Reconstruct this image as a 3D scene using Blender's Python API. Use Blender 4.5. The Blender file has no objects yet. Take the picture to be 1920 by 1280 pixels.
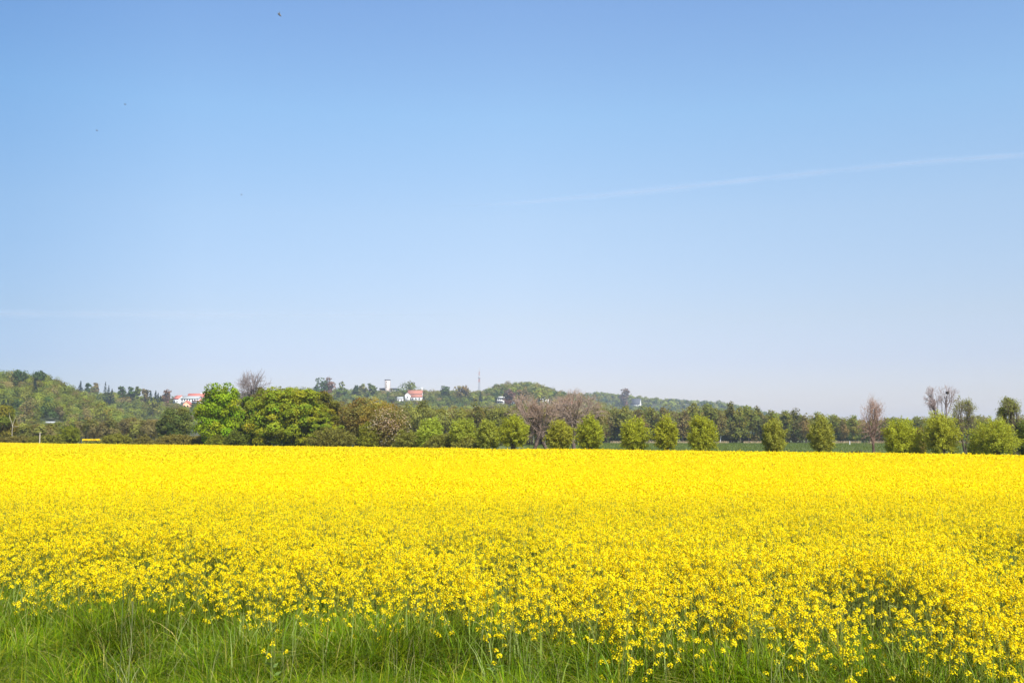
import bpy, math
import numpy as np
from mathutils import Vector, Matrix

scene = bpy.context.scene
COL = scene.collection

# ------------------------------------------------------------------ camera
CAM_H = 2.6
PITCH = math.radians(5.42)
F = 1920 * 35.0 / 36.0
cd = bpy.data.cameras.new('camera')
cd.lens = 35.0
cd.sensor_width = 36.0
cd.clip_start = 0.05
cd.clip_end = 120000.0
cam = bpy.data.objects.new('camera', cd)
cam.location = (0, 0, CAM_H)
cam.rotation_euler = (math.radians(90) + PITCH, 0, 0)
COL.objects.link(cam)
scene.camera = cam

# ------------------------------------------------------------------ sky and sun
SUN_EL, SUN_AZ = math.radians(50), math.radians(150)
w = bpy.data.worlds.new('World')
scene.world = w
w.use_nodes = True
nt = w.node_tree
bg = nt.nodes['Background']
sky = nt.nodes.new('ShaderNodeTexSky')
sky.sky_type = 'NISHITA'
sky.sun_disc = False
sky.sun_elevation = SUN_EL
sky.sun_rotation = SUN_AZ
sky.altitude = 0
sky.air_density = 1.0
sky.dust_density = 0.6
sky.ozone_density = 1.5
tcw = nt.nodes.new('ShaderNodeTexCoord')
sep = nt.nodes.new('ShaderNodeSeparateXYZ')
nt.links.new(tcw.outputs['Generated'], sep.inputs[0])


def sky_ramp(stops):
    r = nt.nodes.new('ShaderNodeValToRGB')
    el = r.color_ramp.elements
    el[0].position, el[0].color = stops[0][0], (*stops[0][1], 1)
    el[1].position, el[1].color = stops[-1][0], (*stops[-1][1], 1)
    for p_, c_ in stops[1:-1]:
        e_ = el.new(p_)
        e_.color = (*c_, 1)
    return r


# clear spring air: violet-white towards the horizon, deeper blue overhead and to the left
zr_ = sky_ramp([(0.0, (.64, .56, .66)), (.073, (.65, .57, .66)), (.115, (.74, .64, .65)), (.215, (.89, .83, .79)), (.31, (.89, .96, .94)), (.407, (.82, .92, 1.0)), (.7, (.85, .93, 1.0))])
nt.links.new(sep.outputs['Z'], zr_.inputs[0])
xm_ = nt.nodes.new('ShaderNodeMapRange')
xm_.inputs[1].default_value, xm_.inputs[2].default_value = -.6, .6
nt.links.new(sep.outputs['X'], xm_.inputs[0])
xr_ = sky_ramp([(0.0, (.50, .66, .78)), (.13, (.62, .74, .84)), (.25, (.85, .90, .94)), (.5, (1, 1, 1)), (.9, (.94, .97, .99)), (1.0, (.92, .96, .99))])
nt.links.new(xm_.outputs[0], xr_.inputs[0])
mu1 = nt.nodes.new('ShaderNodeMix')
mu1.data_type, mu1.blend_type = 'RGBA', 'MULTIPLY'
mu1.inputs[0].default_value = 1.0
mu2 = nt.nodes.new('ShaderNodeMix')
mu2.data_type, mu2.blend_type = 'RGBA', 'MULTIPLY'
mu2.inputs[0].default_value = 1.0
nt.links.new(sky.outputs[0], mu1.inputs[6])
nt.links.new(zr_.outputs[0], mu1.inputs[7])
nt.links.new(mu1.outputs[2], mu2.inputs[6])
nt.links.new(xr_.outputs[0], mu2.inputs[7])
nt.links.new(mu2.outputs[2], bg.inputs[0])
bg.inputs[1].default_value = 0.12

sl = bpy.data.lights.new('sun', 'SUN')
sl.energy = 5.0
sl.angle = math.radians(0.53)
sl.color = (1.0, 0.965, 0.89)
sun = bpy.data.objects.new('sun', sl)
sd = Vector((math.sin(SUN_AZ) * math.cos(SUN_EL), math.cos(SUN_AZ) * math.cos(SUN_EL), math.sin(SUN_EL)))
sun.rotation_euler = sd.to_track_quat('Z', 'Y').to_euler()
sun.location = (30, -30, 60)
COL.objects.link(sun)

vs = scene.view_settings
vs.view_transform = 'Standard'
vs.look = 'None'
vs.exposure = 0.85
vs.gamma = 1.0
vs.use_curve_mapping = False
cy = scene.cycles
cy.max_bounces = 6
cy.diffuse_bounces = 3
cy.transmission_bounces = 4
cy.glossy_bounces = 1
cy.volume_bounces = 0
cy.transparent_max_bounces = 16
cy.use_denoising = True
try:
    cy.denoiser = 'OPENIMAGEDENOISE'
    cy.denoising_prefilter = 'ACCURATE'
    cy.denoising_input_passes = 'RGB_ALBEDO_NORMAL'
except Exception:
    pass

# ------------------------------------------------------------------ helpers
CP, SP = math.cos(PITCH), math.sin(PITCH)


def at(px, py, Y):
    """the point at distance Y in front of the camera seen at photograph pixel (px, py)"""
    cx, cyy = (px - 960) / F, (640 - py) / F
    dy = CP - cyy * SP
    dz = SP + cyy * CP
    t = Y / dy
    return Vector((cx * t, Y, CAM_H + dz * t))


def zat(py, Y):
    cyy = (640 - py) / F
    return CAM_H + Y * (SP + cyy * CP) / (CP - cyy * SP)


def wid(wpx, Y):
    return wpx * Y / F


def tag(o, label=None, cat=None, group=None, kind=None):
    if label:
        o['label'] = label
    if cat:
        o['category'] = cat
    if group:
        o['group'] = group
    if kind:
        o['kind'] = kind
    return o


def empty(name, loc=(0, 0, 0), rz=0.0):
    o = bpy.data.objects.new(name, None)
    o.empty_display_size = 0.5
    o.location = loc
    o.rotation_euler = (0, 0, rz)
    COL.objects.link(o)
    return o


class MB:
    """collects quads with a colour each and links them as ONE mesh object"""

    def __init__(self):
        self.v, self.q, self.c, self.m, self.n = [], [], [], [], 0

    def add(self, verts, quads, col, mat=0):
        verts = np.asarray(verts, np.float32).reshape(-1, 3)
        quads = np.asarray(quads, np.int64).reshape(-1, 4)
        self.v.append(verts)
        self.q.append(quads + self.n)
        self.n += len(verts)
        c = np.ones((len(quads), 3), np.float32) * np.asarray(col, np.float32)
        self.c.append(c)
        self.m.append(np.full(len(quads), mat, np.int32))
        return self

    def mesh(self, name, mats, smooth=False):
        v = np.concatenate(self.v)
        q = np.concatenate(self.q)
        c = np.clip(np.concatenate(self.c), 0.0, 1.0)
        mi = np.concatenate(self.m)
        me = bpy.data.meshes.new(name)
        me.vertices.add(len(v))
        me.vertices.foreach_set('co', v.ravel())
        me.loops.add(len(q) * 4)
        me.loops.foreach_set('vertex_index', q.astype(np.int32).ravel())
        me.polygons.add(len(q))
        me.polygons.foreach_set('loop_start', np.arange(0, len(q) * 4, 4, dtype=np.int32))
        me.polygons.foreach_set('material_index', mi)
        a = me.attributes.new('tint', 'FLOAT_COLOR', 'FACE')
        a.data.foreach_set('color', np.concatenate([c, np.ones((len(c), 1), np.float32)], 1).astype(np.float32).ravel())
        if not isinstance(mats, (list, tuple)):
            mats = [mats]
        for m in mats:
            me.materials.append(m)
        me.update(calc_edges=True)
        if smooth:
            me.polygons.foreach_set('use_smooth', np.ones(len(q), dtype=bool))
        return me

    def build(self, name, mats, parent=None, smooth=False):
        o = bpy.data.objects.new(name, self.mesh(name, mats, smooth))
        COL.objects.link(o)
        if parent is not None:
            o.parent = parent
        return o

    def box(self, x0, x1, y0, y1, z0, z1, col=(1, 1, 1), mat=0):
        v = [(x, y, z) for z in (z0, z1) for y in (y0, y1) for x in (x0, x1)]
        q = [(0, 2, 3, 1), (4, 5, 7, 6), (0, 1, 5, 4), (2, 6, 7, 3), (0, 4, 6, 2), (1, 3, 7, 5)]
        return self.add(v, q, col, mat)


def nrm(a):
    return a / np.maximum(np.linalg.norm(a, axis=-1, keepdims=True), 1e-9)


def cards(mb, c, n, su, sv, col, rng, along=None, diamond=True, mat=0):
    """one small face per centre: c (N,3) centres, n normals, su/sv half sizes, along = preferred long direction"""
    c = np.asarray(c, np.float64)
    N = len(c)
    if N == 0:
        return
    n = nrm(np.asarray(n, np.float64))
    ref = rng.normal(size=(N, 3)) if along is None else np.asarray(along, np.float64)
    u = ref - (ref * n).sum(1, keepdims=True) * n
    u = nrm(u)
    v = np.cross(n, u)
    su = np.broadcast_to(np.asarray(su, np.float64), (N,))[:, None]
    sv = np.broadcast_to(np.asarray(sv, np.float64), (N,))[:, None]
    if diamond:
        P = np.stack([c - u * su, c + v * sv - u * su * 0.1, c + u * su, c - v * sv - u * su * 0.1], 1)
    else:
        P = np.stack([c - u * su - v * sv, c - u * su + v * sv, c + u * su + v * sv, c + u * su - v * sv], 1)
    mb.add(P.reshape(-1, 3), np.arange(N * 4).reshape(N, 4), col, mat)


def tubes(mb, p0, p1, r0, r1, k, col, mat=0):
    p0, p1 = np.asarray(p0, np.float64).reshape(-1, 3), np.asarray(p1, np.float64).reshape(-1, 3)
    N = len(p0)
    if N == 0:
        return
    r0 = np.broadcast_to(np.asarray(r0, np.float64), (N,))
    r1 = np.broadcast_to(np.asarray(r1, np.float64), (N,))
    d = nrm(p1 - p0)
    ref = np.where(np.abs(d[:, 2:3]) > 0.9, np.array([[1.0, 0, 0]]), np.array([[0, 0, 1.0]]))
    a = nrm(np.cross(d, ref))
    b = np.cross(d, a)
    th = np.arange(k) * 2 * math.pi / k
    ring = a[:, None, :] * np.cos(th)[None, :, None] + b[:, None, :] * np.sin(th)[None, :, None]
    A = p0[:, None, :] + ring * r0[:, None, None]
    B = p1[:, None, :] + ring * r1[:, None, None]
    V = np.concatenate([A, B], 1)
    i = np.arange(k)
    j = (i + 1) % k
    Q = np.stack([i, j, k + j, k + i], 1)[None] + (np.arange(N) * 2 * k)[:, None, None]
    col = np.asarray(col)
    if col.ndim == 2:
        col = np.repeat(col, k, 0)
    mb.add(V.reshape(-1, 3), Q.reshape(-1, 4), col, mat)


def vnoise(x, y, seed, scale):
    """smooth value noise in 0..1"""
    x = np.asarray(x, np.float64) / scale + 1000.0
    y = np.asarray(y, np.float64) / scale + 1000.0
    xi, yi = np.floor(x).astype(np.int64), np.floor(y).astype(np.int64)
    fx, fy = x - xi, y - yi
    fx, fy = fx * fx * (3 - 2 * fx), fy * fy * (3 - 2 * fy)

    def h(a, b):
        s = np.sin(a * 127.1 + b * 311.7 + seed * 74.7) * 43758.5453
        return s - np.floor(s)
    return (h(xi, yi) * (1 - fx) * (1 - fy) + h(xi + 1, yi) * fx * (1 - fy)
            + h(xi, yi + 1) * (1 - fx) * fy + h(xi + 1, yi + 1) * fx * fy)


def sst(a, b, x):
    t = np.clip((x - a) / (b - a), 0, 1)
    return t * t * (3 - 2 * t)


# ------------------------------------------------------------------ materials
def leaf_material(name, trans=0.35, rough=0.65, vary=0.10, tcol=(1.4, 1.15, 0.4)):
    m = bpy.data.materials.new(name)
    m.use_nodes = True
    t = m.node_tree
    t.nodes.clear()
    out = t.nodes.new('ShaderNodeOutputMaterial')
    at_ = t.nodes.new('ShaderNodeAttribute')
    at_.attribute_name = 'tint'
    oi = t.nodes.new('ShaderNodeObjectInfo')
    mr = t.nodes.new('ShaderNodeMapRange')
    mr.inputs[3].default_value = 1 - vary
    mr.inputs[4].default_value = 1 + vary
    t.links.new(oi.outputs['Random'], mr.inputs[0])
    mul = t.nodes.new('ShaderNodeVectorMath')
    mul.operation = 'SCALE'
    t.links.new(at_.outputs['Color'], mul.inputs[0])
    t.links.new(mr.outputs[0], mul.inputs['Scale'])
    p = t.nodes.new('ShaderNodeBsdfPrincipled')
    p.inputs['Roughness'].default_value = rough
    p.inputs['Specular IOR Level'].default_value = 0.12
    t.links.new(mul.outputs[0], p.inputs['Base Color'])
    tr = t.nodes.new('ShaderNodeBsdfTranslucent')
    tm = t.nodes.new('ShaderNodeVectorMath')
    tm.operation = 'MULTIPLY'
    tm.inputs[1].default_value = tcol
    t.links.new(mul.outputs[0], tm.inputs[0])
    t.links.new(tm.outputs[0], tr.inputs['Color'])
    mx = t.nodes.new('ShaderNodeMixShader')
    mx.inputs[0].default_value = trans
    t.links.new(p.outputs[0], mx.inputs[1])
    t.links.new(tr.outputs[0], mx.inputs[2])
    t.links.new(mx.outputs[0], out.inputs[0])
    return m


def noise_material(name, c0, c1, scale, rough=0.85, detail=6, c2=None, scale2=0.05, spec=0.2, bump=0.0):
    m = bpy.data.materials.new(name)
    m.use_nodes = True
    t = m.node_tree
    p = t.nodes['Principled BSDF']
    p.inputs['Roughness'].default_value = rough
    p.inputs['Specular IOR Level'].default_value = spec
    tc = t.nodes.new('ShaderNodeNewGeometry')
    n = t.nodes.new('ShaderNodeTexNoise')
    n.inputs['Scale'].default_value = scale
    n.inputs['Detail'].default_value = detail
    t.links.new(tc.outputs['Position'], n.inputs['Vector'])
    r = t.nodes.new('ShaderNodeValToRGB')
    r.color_ramp.elements[0].position = 0.35
    r.color_ramp.elements[1].position = 0.65
    r.color_ramp.elements[0].color = (*c0, 1)
    r.color_ramp.elements[1].color = (*c1, 1)
    t.links.new(n.outputs['Fac'], r.inputs[0])
    last = r.outputs[0]
    if c2 is not None:
        n2 = t.nodes.new('ShaderNodeTexNoise')
        n2.inputs['Scale'].default_value = scale2
        n2.inputs['Detail'].default_value = 4
        t.links.new(tc.outputs['Position'], n2.inputs['Vector'])
        r2 = t.nodes.new('ShaderNodeValToRGB')
        r2.color_ramp.elements[0].position = 0.45
        r2.color_ramp.elements[1].position = 0.6
        t.links.new(n2.outputs['Fac'], r2.inputs[0])
        mx = t.nodes.new('ShaderNodeMix')
        mx.data_type = 'RGBA'
        t.links.new(r2.outputs[0], mx.inputs[0])
        t.links.new(last, mx.inputs[6])
        mx.inputs[7].default_value = (*c2, 1)
        last = mx.outputs[2]
    t.links.new(last, p.inputs['Base Color'])
    if bump:
        b = t.nodes.new('ShaderNodeBump')
        b.inputs['Strength'].default_value = bump
        t.links.new(n.outputs['Fac'], b.inputs['Height'])
        t.links.new(b.outputs[0], p.inputs['Normal'])
    return m


M_leaf = leaf_material('foliage', 0.44)
M_petal = leaf_material('rapeseed_petal', 0.5, rough=0.55, vary=0.0, tcol=(1.1, 1.02, 0.5))
M_stem = leaf_material('rapeseed_stem', 0.22, vary=0.0)
M_grass = leaf_material('grass_blade', 0.25, rough=0.5, vary=0.0)
M_grass.node_tree.nodes['Principled BSDF'].inputs['Specular IOR Level'].default_value = 0.06
M_bark = leaf_material('bark', 0.0, rough=0.9, vary=0.08)
M_ground = noise_material('field_ground', (0.05, 0.065, 0.014), (0.085, 0.11, 0.022), 0.6, c2=(0.11, 0.115, 0.035), scale2=0.02)
M_hill = noise_material('hill_undergrowth', (0.03, 0.045, 0.018), (0.06, 0.075, 0.03), 0.08, c2=(0.07, 0.065, 0.035), scale2=0.01)
M_white = noise_material('white_render', (0.58, 0.57, 0.54), (0.68, 0.67, 0.64), 0.4)
M_pink = noise_material('pale_pink_concrete', (0.46, 0.39, 0.35), (0.54, 0.47, 0.43), 0.5)
M_cream = noise_material('cream_render', (0.6, 0.53, 0.4), (0.68, 0.6, 0.47), 0.5)
M_orange = noise_material('orange_render', (0.68, 0.34, 0.2), (0.76, 0.4, 0.25), 0.5)
M_redroof = noise_material('red_roof_tiles', (0.30, 0.12, 0.085), (0.38, 0.17, 0.12), 1.5)
M_brightroof = noise_material('bright_red_roof_tiles', (0.42, 0.12, 0.09), (0.5, 0.16, 0.12), 1.5)
M_slate = noise_material('slate_roof', (0.05, 0.055, 0.07), (0.09, 0.095, 0.11), 1.5)
M_greyroof = noise_material('grey_roof', (0.25, 0.27, 0.27), (0.33, 0.34, 0.33), 1.0)
M_glass = noise_material('window_glass', (0.03, 0.035, 0.045), (0.06, 0.07, 0.08), 0.7, rough=0.15, spec=0.5)
M_steel = noise_material('grey_steel', (0.22, 0.24, 0.28), (0.32, 0.34, 0.38), 0.5, rough=0.5)
M_mastred = noise_material('red_mast_paint', (0.34, 0.13, 0.11), (0.4, 0.17, 0.14), 0.5)
M_mastwhite = noise_material('white_mast_paint', (0.45, 0.45, 0.47), (0.55, 0.55, 0.57), 0.5)
M_wood = noise_material('weathered_wood', (0.3, 0.26, 0.2), (0.45, 0.4, 0.32), 8.0)
M_dark = noise_material('dark_chitin', (0.10, 0.10, 0.11), (0.15, 0.15, 0.16), 300.0, rough=0.4)

# ------------------------------------------------------------------ terrain
HZ = 817.0
RIDGES = [  # distance, front depth, tree height, skyline (photo px, py)
    (650, 230, 9, [(-500, 700), (-150, 690), (0, 697), (45, 699), (70, 702), (100, 708), (128, 720), (150, 734), (185, 748), (230, 770), (290, 800), (330, 817)]),
    (950, 330, 9, [(-200, 740), (60, 738), (140, 731), (220, 735), (265, 741), (300, 746), (322, 742), (395, 742), (440, 748), (520, 757), (600, 800), (680, 817)]),
    (1200, 420, 9, [(250, 790), (330, 760), (400, 746), (470, 735), (545, 729), (610, 730), (680, 733), (730, 732), (800, 732), (860, 733), (905, 734), (932, 722), (985, 716), (1015, 721), (1050, 734), (1085, 742), (1120, 752), (1180, 775), (1260, 800), (1320, 817)]),
    (1900, 500, 9, [(900, 770), (1000, 742), (1085, 738), (1130, 735), (1190, 743), (1240, 747), (1300, 750), (1345, 753), (1390, 760), (1430, 770), (1480, 780), (1560, 796), (1680, 806), (1800, 812), (2000, 815), (2400, 816)]),
]


def terrain(X, Y):
    X, Y = np.asarray(X, np.float64), np.asarray(Y, np.float64)
    px = 960 + F * X / np.maximum(Y, 1.0)
    H = np.zeros_like(px) - 0.6
    for D, wf, th, pts in RIDGES:
        xs, ys = zip(*pts)
        top = np.maximum(D * (HZ - np.interp(px, xs, ys, left=ys[0] if xs[0] < -100 else HZ, right=HZ)) / F + CAM_H - th, 0)
        f = sst(D - wf, D, Y)
        back = 1.0 - 0.5 * sst(D + 60, D + 600, Y)
        H = np.maximum(H, top * f * back - 0.6 * (top * f < 0.3))
    return H


mb = MB()
gp = np.concatenate([-np.geomspace(6000, 12, 26), [0], np.geomspace(12, 6000, 26)])
gx, gy = np.meshgrid(gp, gp)
n = len(gp)
idx = np.arange(n * n).reshape(n, n)
mb.add(np.stack([gx, gy, np.zeros_like(gx)], -1), np.stack([idx[:-1, :-1], idx[:-1, 1:], idx[1:, 1:], idx[1:, :-1]], -1), (1, 1, 1))
tag(mb.build('ground', M_ground), kind='structure')

mb = MB()
ppx = np.linspace(-620, 2500, 190)
pY = np.concatenate([np.linspace(395, 1300, 70), np.linspace(1330, 3000, 30)])
GX, GY = np.meshgrid(ppx, pY)
X = (GX - 960) / F * GY
Hh = terrain(X, GY)
Hh = np.where(Hh > 0, Hh + 1.2 * (vnoise(X, GY, 3, 40) - 0.5), Hh)
idx = np.arange(GX.size).reshape(GX.shape)
mb.add(np.stack([X, GY, Hh], -1), np.stack([idx[:-1, :-1], idx[:-1, 1:], idx[1:, 1:], idx[1:, :-1]], -1), (1, 1, 1))
tag(mb.build('hills', M_hill, smooth=True), kind='structure')

# ------------------------------------------------------------------ rapeseed
def front_edge(X):
    return 11.0 - 0.42 * X + 1.3 * (vnoise(X, X * 0 + 3, 11, 1.1) - 0.5) + 0.5 * (vnoise(X, X * 0 + 7, 12, 0.35) - 0.5)


def far_edge(X):
    return 218 - 0.883 * (X + 112) + 5 * (vnoise(X, X * 0, 14, 9) - 0.5)


def crop_height(X, Y):
    s = np.clip((Y - front_edge(X)) / 3.2, 0, 1) ** 0.7
    h = 0.70 + 0.44 * s + 0.10 * (vnoise(X, Y, 21, 2.3) - 0.5) + 0.12 * (vnoise(X, Y, 22, 9.0) - 0.5) * s
    return h - 0.16 * thin(X, Y)


def thin(X, Y):
    """0..1: places where the crop stands thin: a strip on the right and some loose patches"""
    px = 960 + F * X / Y
    t1 = np.exp(-((Y - (17.3 + (1750 - px) * 0.011)) / 0.9) ** 2) * sst(1560, 1800, px) * (0.4 + 0.9 * vnoise(X, Y, 31, 0.8))
    t2 = sst(0.70, 0.86, vnoise(X, Y, 32, 1.3)) * 0.85 * sst(24, 11, Y)
    t3 = sst(0.66, 0.9, vnoise(X, Y * 0.45, 33, 3.2)) * 0.5 * sst(60, 20, Y)
    return np.clip(t1 + t2 + t3, 0, 0.92)


def scatter(dens, y0, y1, seed, margin=2.2):
    rng = np.random.default_rng(seed)
    xm = 0.545 * y1 + margin
    n = int(dens * (y1 - y0) * 2 * xm)
    Y = rng.uniform(y0, y1, n)
    X = rng.uniform(-xm, xm, n)
    k = np.abs(X) < 0.545 * Y + margin
    return X[k], Y[k]


def petal_col(n, rng):
    v = rng.uniform(0.86, 1.06, (n, 1))
    c = np.array([0.905, 0.748, 0.005]) * v
    c[:, 1] *= rng.uniform(0.90, 1.04, n)
    o = rng.random(n) < 0.07
    c[o] = np.array([0.80, 0.55, 0.01])
    return c


def green_col(n, rng):
    base = np.array([[0.16, 0.21, 0.025], [0.12, 0.17, 0.025], [0.19, 0.22, 0.06], [0.26, 0.26, 0.03]])
    return base[rng.integers(0, 4, n)] * rng.uniform(0.75, 1.15, (n, 1))


def ribbon(mb, pts, widths, side, col, mat=0):
    """pts (K,N,3) along the blade, widths (K,N), side (N,3)"""
    K, N = pts.shape[:2]
    L = pts - side[None] * widths[..., None]
    R = pts + side[None] * widths[..., None]
    V = np.stack([L, R], 2)                    # K,N,2,3
    V = V.transpose(1, 0, 2, 3).reshape(N, K * 2, 3)
    q = np.array([[2 * i, 2 * i + 1, 2 * i + 3, 2 * i + 2] for i in range(K - 1)])
    Q = q[None] + (np.arange(N) * 2 * K)[:, None, None]
    col = np.asarray(col)
    if col.ndim == 2:
        col = np.repeat(col, K - 1, 0)
    mb.add(V.reshape(-1, 3), Q.reshape(-1, 4), col, mat)


def heads(mb, top, axis, rng, nf, length, rad, fs, taper=True):
    """flower heads: nf flowers round the top of each axis"""
    N = len(top)
    t = (np.arange(nf)[None] + rng.uniform(0, 0.9, (N, nf))) / nf
    th = np.arange(nf)[None] * 2.39996 + rng.uniform(0, 6.28, (N, 1)) + rng.normal(0, 0.3, (N, nf))
    r = rad * (0.35 + 0.65 * np.sqrt(t)) * rng.uniform(0.8, 1.15, (N, nf))
    out = np.stack([np.cos(th), np.sin(th), np.zeros_like(th)], -1)
    c = top[:, None, :] - axis[:, None, :] * (t * length)[..., None] + out * r[..., None]
    nn = out * 0.75 + np.array([0, 0, 0.75]) + rng.normal(0, 0.35, (N, nf, 3))
    m = N * nf
    s = fs * rng.uniform(0.8, 1.2, m)
    cards(mb, c.reshape(m, 3), nn.reshape(m, 3), s, s, petal_col(m, rng), rng, diamond=False, mat=0)


def rape_plants(mb, X, Y, H, rng, kb=4, nf=15, leaves=5, zb=0.0):
    """whole plants: stem, side branches with a flower head each, leaves"""
    N = len(X)
    lean = rng.normal(0, 0.05, (N, 2))
    base = np.stack([X, Y, np.full(N, zb)], 1)
    tops, fork, axs = [], [], []
    for b in range(kb):
        drop = rng.uniform(0, 0.07, N) if b == 0 else rng.uniform(0.02, 0.36, N)
        off = lean if b == 0 else lean * 0.5 + rng.normal(0, 0.13, (N, 2))
        tp = base + np.concatenate([off, (H * 1.0 - drop)[:, None]], 1)
        fk = base + np.concatenate([lean * 0.4, (H * 1.0 - drop - rng.uniform(0.22, 0.38, N))[:, None]], 1)
        tops.append(tp), fork.append(fk)
    T, Fk = np.concatenate(tops), np.concatenate(fork)
    keep = T[:, 2] > 0.3
    T, Fk = T[keep], Fk[keep]
    ax = nrm(nrm(T - Fk) + np.array([0, 0, 0.8]))
    size = rng.uniform(0.7, 1.2, len(T))
    h = int(len(T) * 0.5)
    for sel, k in ((slice(0, h), nf), (slice(h, None), max(4, nf - 4))):
        heads(mb, T[sel], ax[sel], rng, k, 0.042, 0.031, 0.0072)
    # buds
    cards(mb, T + ax * 0.008, rng.normal(size=T.shape), 0.009, 0.009, np.array([0.32, 0.34, 0.02]) * rng.uniform(.8, 1.1, (len(T), 1)), rng, mat=1)
    # stems
    a = rng.uniform(0, math.pi, len(T))
    side = np.stack([np.cos(a), np.sin(a) * 0.4, np.zeros(len(T))], 1)
    mid = (T + Fk) / 2 + rng.normal(0, 0.01, T.shape)
    ribbon(mb, np.stack([Fk, mid, T]), np.stack([np.full(len(T), .0034), np.full(len(T), .0028), np.full(len(T), .002)]), side, green_col(len(T), rng), 1)
    a = rng.uniform(0, math.pi, N)
    side = np.stack([np.cos(a), np.sin(a) * 0.4, np.zeros(N)], 1)
    tp = base + np.concatenate([lean * 0.5, (H - 0.2)[:, None]], 1)
    ribbon(mb, np.stack([base, tp]), np.stack([np.full(N, .006), np.full(N, .0035)]), side, green_col(N, rng), 1)
    # leaves
    if leaves:
        m = N * leaves
        i = np.repeat(np.arange(N), leaves)
        th = rng.uniform(0, 6.28, m)
        out = np.stack([np.cos(th), np.sin(th), rng.uniform(-0.2, 0.9, m)], 1)
        z = rng.uniform(0.12, 0.80, m) * H[i]
        L = rng.uniform(0.02, 0.05, m)
        c = base[i] + out * (L * 1.1)[:, None]
        c[:, 2] = z
        cards(mb, c, np.cross(out, rng.normal(size=(m, 3))), L, L * rng.uniform(.18, .35, m), green_col(m, rng), rng, along=out, mat=1)


crop = MB()
# near: whole plants
X, Y = scatter(44, 7.0, 30, 101)
rng = np.random.default_rng(5)
d = Y - front_edge(X)
k = (d > rng.uniform(-0.5, 1.0, len(d)) + .9 * rng.random(len(d)) ** 2) & (rng.random(len(d)) > thin(X, Y)) & (rng.random(len(d)) > sst(20, 30, Y))
X, Y = X[k], Y[k]
H = crop_height(X, Y) * rng.normal(1.0, 0.075, len(X))
farther = Y > 15 + rng.normal(0, 2.0, len(Y))
rape_plants(crop, X[~farther], Y[~farther], H[~farther], rng, kb=9, nf=16, leaves=4)
rape_plants(crop, X[farther], Y[farther], H[farther], rng, kb=9, nf=13, leaves=1)
# middle distance: flower heads, stems and leaves
X, Y = scatter(200, 20, 84, 102, 3.0)
k = (rng.random(len(X)) > thin(X, Y)) & (rng.random(len(X)) < sst(20, 30, Y) * (1 - sst(40, 84, Y)))
X, Y = X[k], Y[k]
H = crop_height(X, Y) - np.abs(rng.normal(0, 0.13, len(X)))
T = np.stack([X, Y, H], 1)
heads(crop, T, np.tile([0, 0, 1.0], (len(X), 1)), rng, 5, 0.06, 0.034, 0.0170)
h = rng.random(len(X)) < 0.22
P = T[h]
a = rng.uniform(0, math.pi, len(P))
side = np.stack([np.cos(a), np.sin(a) * 0.4, np.zeros(len(P))], 1)
ribbon(crop, np.stack([P - np.array([0, 0, .5]), P]), np.full((2, len(P)), 0.005), side, green_col(len(P), rng), 1)
X, Y = scatter(12, 22, 62, 103, 3.0)
c = np.stack([X, Y, crop_height(X, Y) - rng.uniform(.25, .7, len(X))], 1)
cards(crop, c, rng.normal(size=c.shape), 0.07, 0.025, green_col(len(X), rng), rng, mat=1)
# far: heads only
X, Y = scatter(54, 38, 268, 104, 4.0)
k = (Y < far_edge(X)) & (rng.random(len(X)) < sst(38, 82, Y))
X, Y = X[k], Y[k]
H = crop_height(X, Y) - np.abs(rng.normal(0, 0.13, len(X))) + (rng.random(len(X)) < 0.06) * rng.uniform(0, .16, len(X))
T = np.stack([X, Y, H], 1)
heads(crop, T, np.tile([0, 0, 1.0], (len(X), 1)), rng, 2, 0.12, 0.05, 0.04)
h = rng.random(len(X)) < 0.45
c = T[h] - np.array([0, 0, 0.2])
cards(crop, c, rng.normal(size=c.shape) * np.array([1, 1, .2]), 0.12, 0.025, green_col(len(c), rng), rng, along=np.tile([0.05, 0, 1.0], (len(c), 1)), mat=1)
o = crop.build('rapeseed_crop', [M_petal, M_stem])
tag(o, 'dense field of yellow flowering rapeseed filling the lower half of the view', 'crop field', kind='stuff')

# ------------------------------------------------------------------ verge grass
def blades(mb, X, Y, L, wd, lean, rng, col, zb=0.0, K=4, az=None):
    N = len(X)
    th = rng.uniform(0, 2 * math.pi, N) if az is None else az
    d = np.stack([np.cos(th), np.sin(th), np.zeros(N)], 1)
    a = th + math.pi / 2 + rng.normal(0, 0.7, N)
    side = np.stack([np.cos(a), np.sin(a), np.zeros(N)], 1)
    base = np.stack([X, Y, np.full(N, zb)], 1)
    pts, ws = [], []
    for i in range(K):
        t = i / (K - 1)
        p = base + d * (L * lean * t ** 1.8)[:, None]
        p[:, 2] += L * (t - 0.42 * np.minimum(lean, 1.3) * t ** 2.2)
        pts.append(p)
        ws.append(wd * (1 - t ** 1.6) * 0.92 + wd * 0.06)
    ribbon(mb, np.stack(pts), np.stack(ws), side, col)


def grass_col(n, rng):
    base = np.array([[0.085, 0.165, 0.003], [0.13, 0.21, 0.003], [0.20, 0.26, 0.005], [0.045, 0.095, 0.003], [0.18, 0.22, 0.04], [0.26, 0.26, 0.02], [0.42, 0.36, 0.13]])
    p = np.array([.25, .25, .17, .13, .08, .08, .04])
    return base[rng.choice(7, n, p=p)] * rng.uniform(0.7, 1.2, (n, 1))


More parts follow.
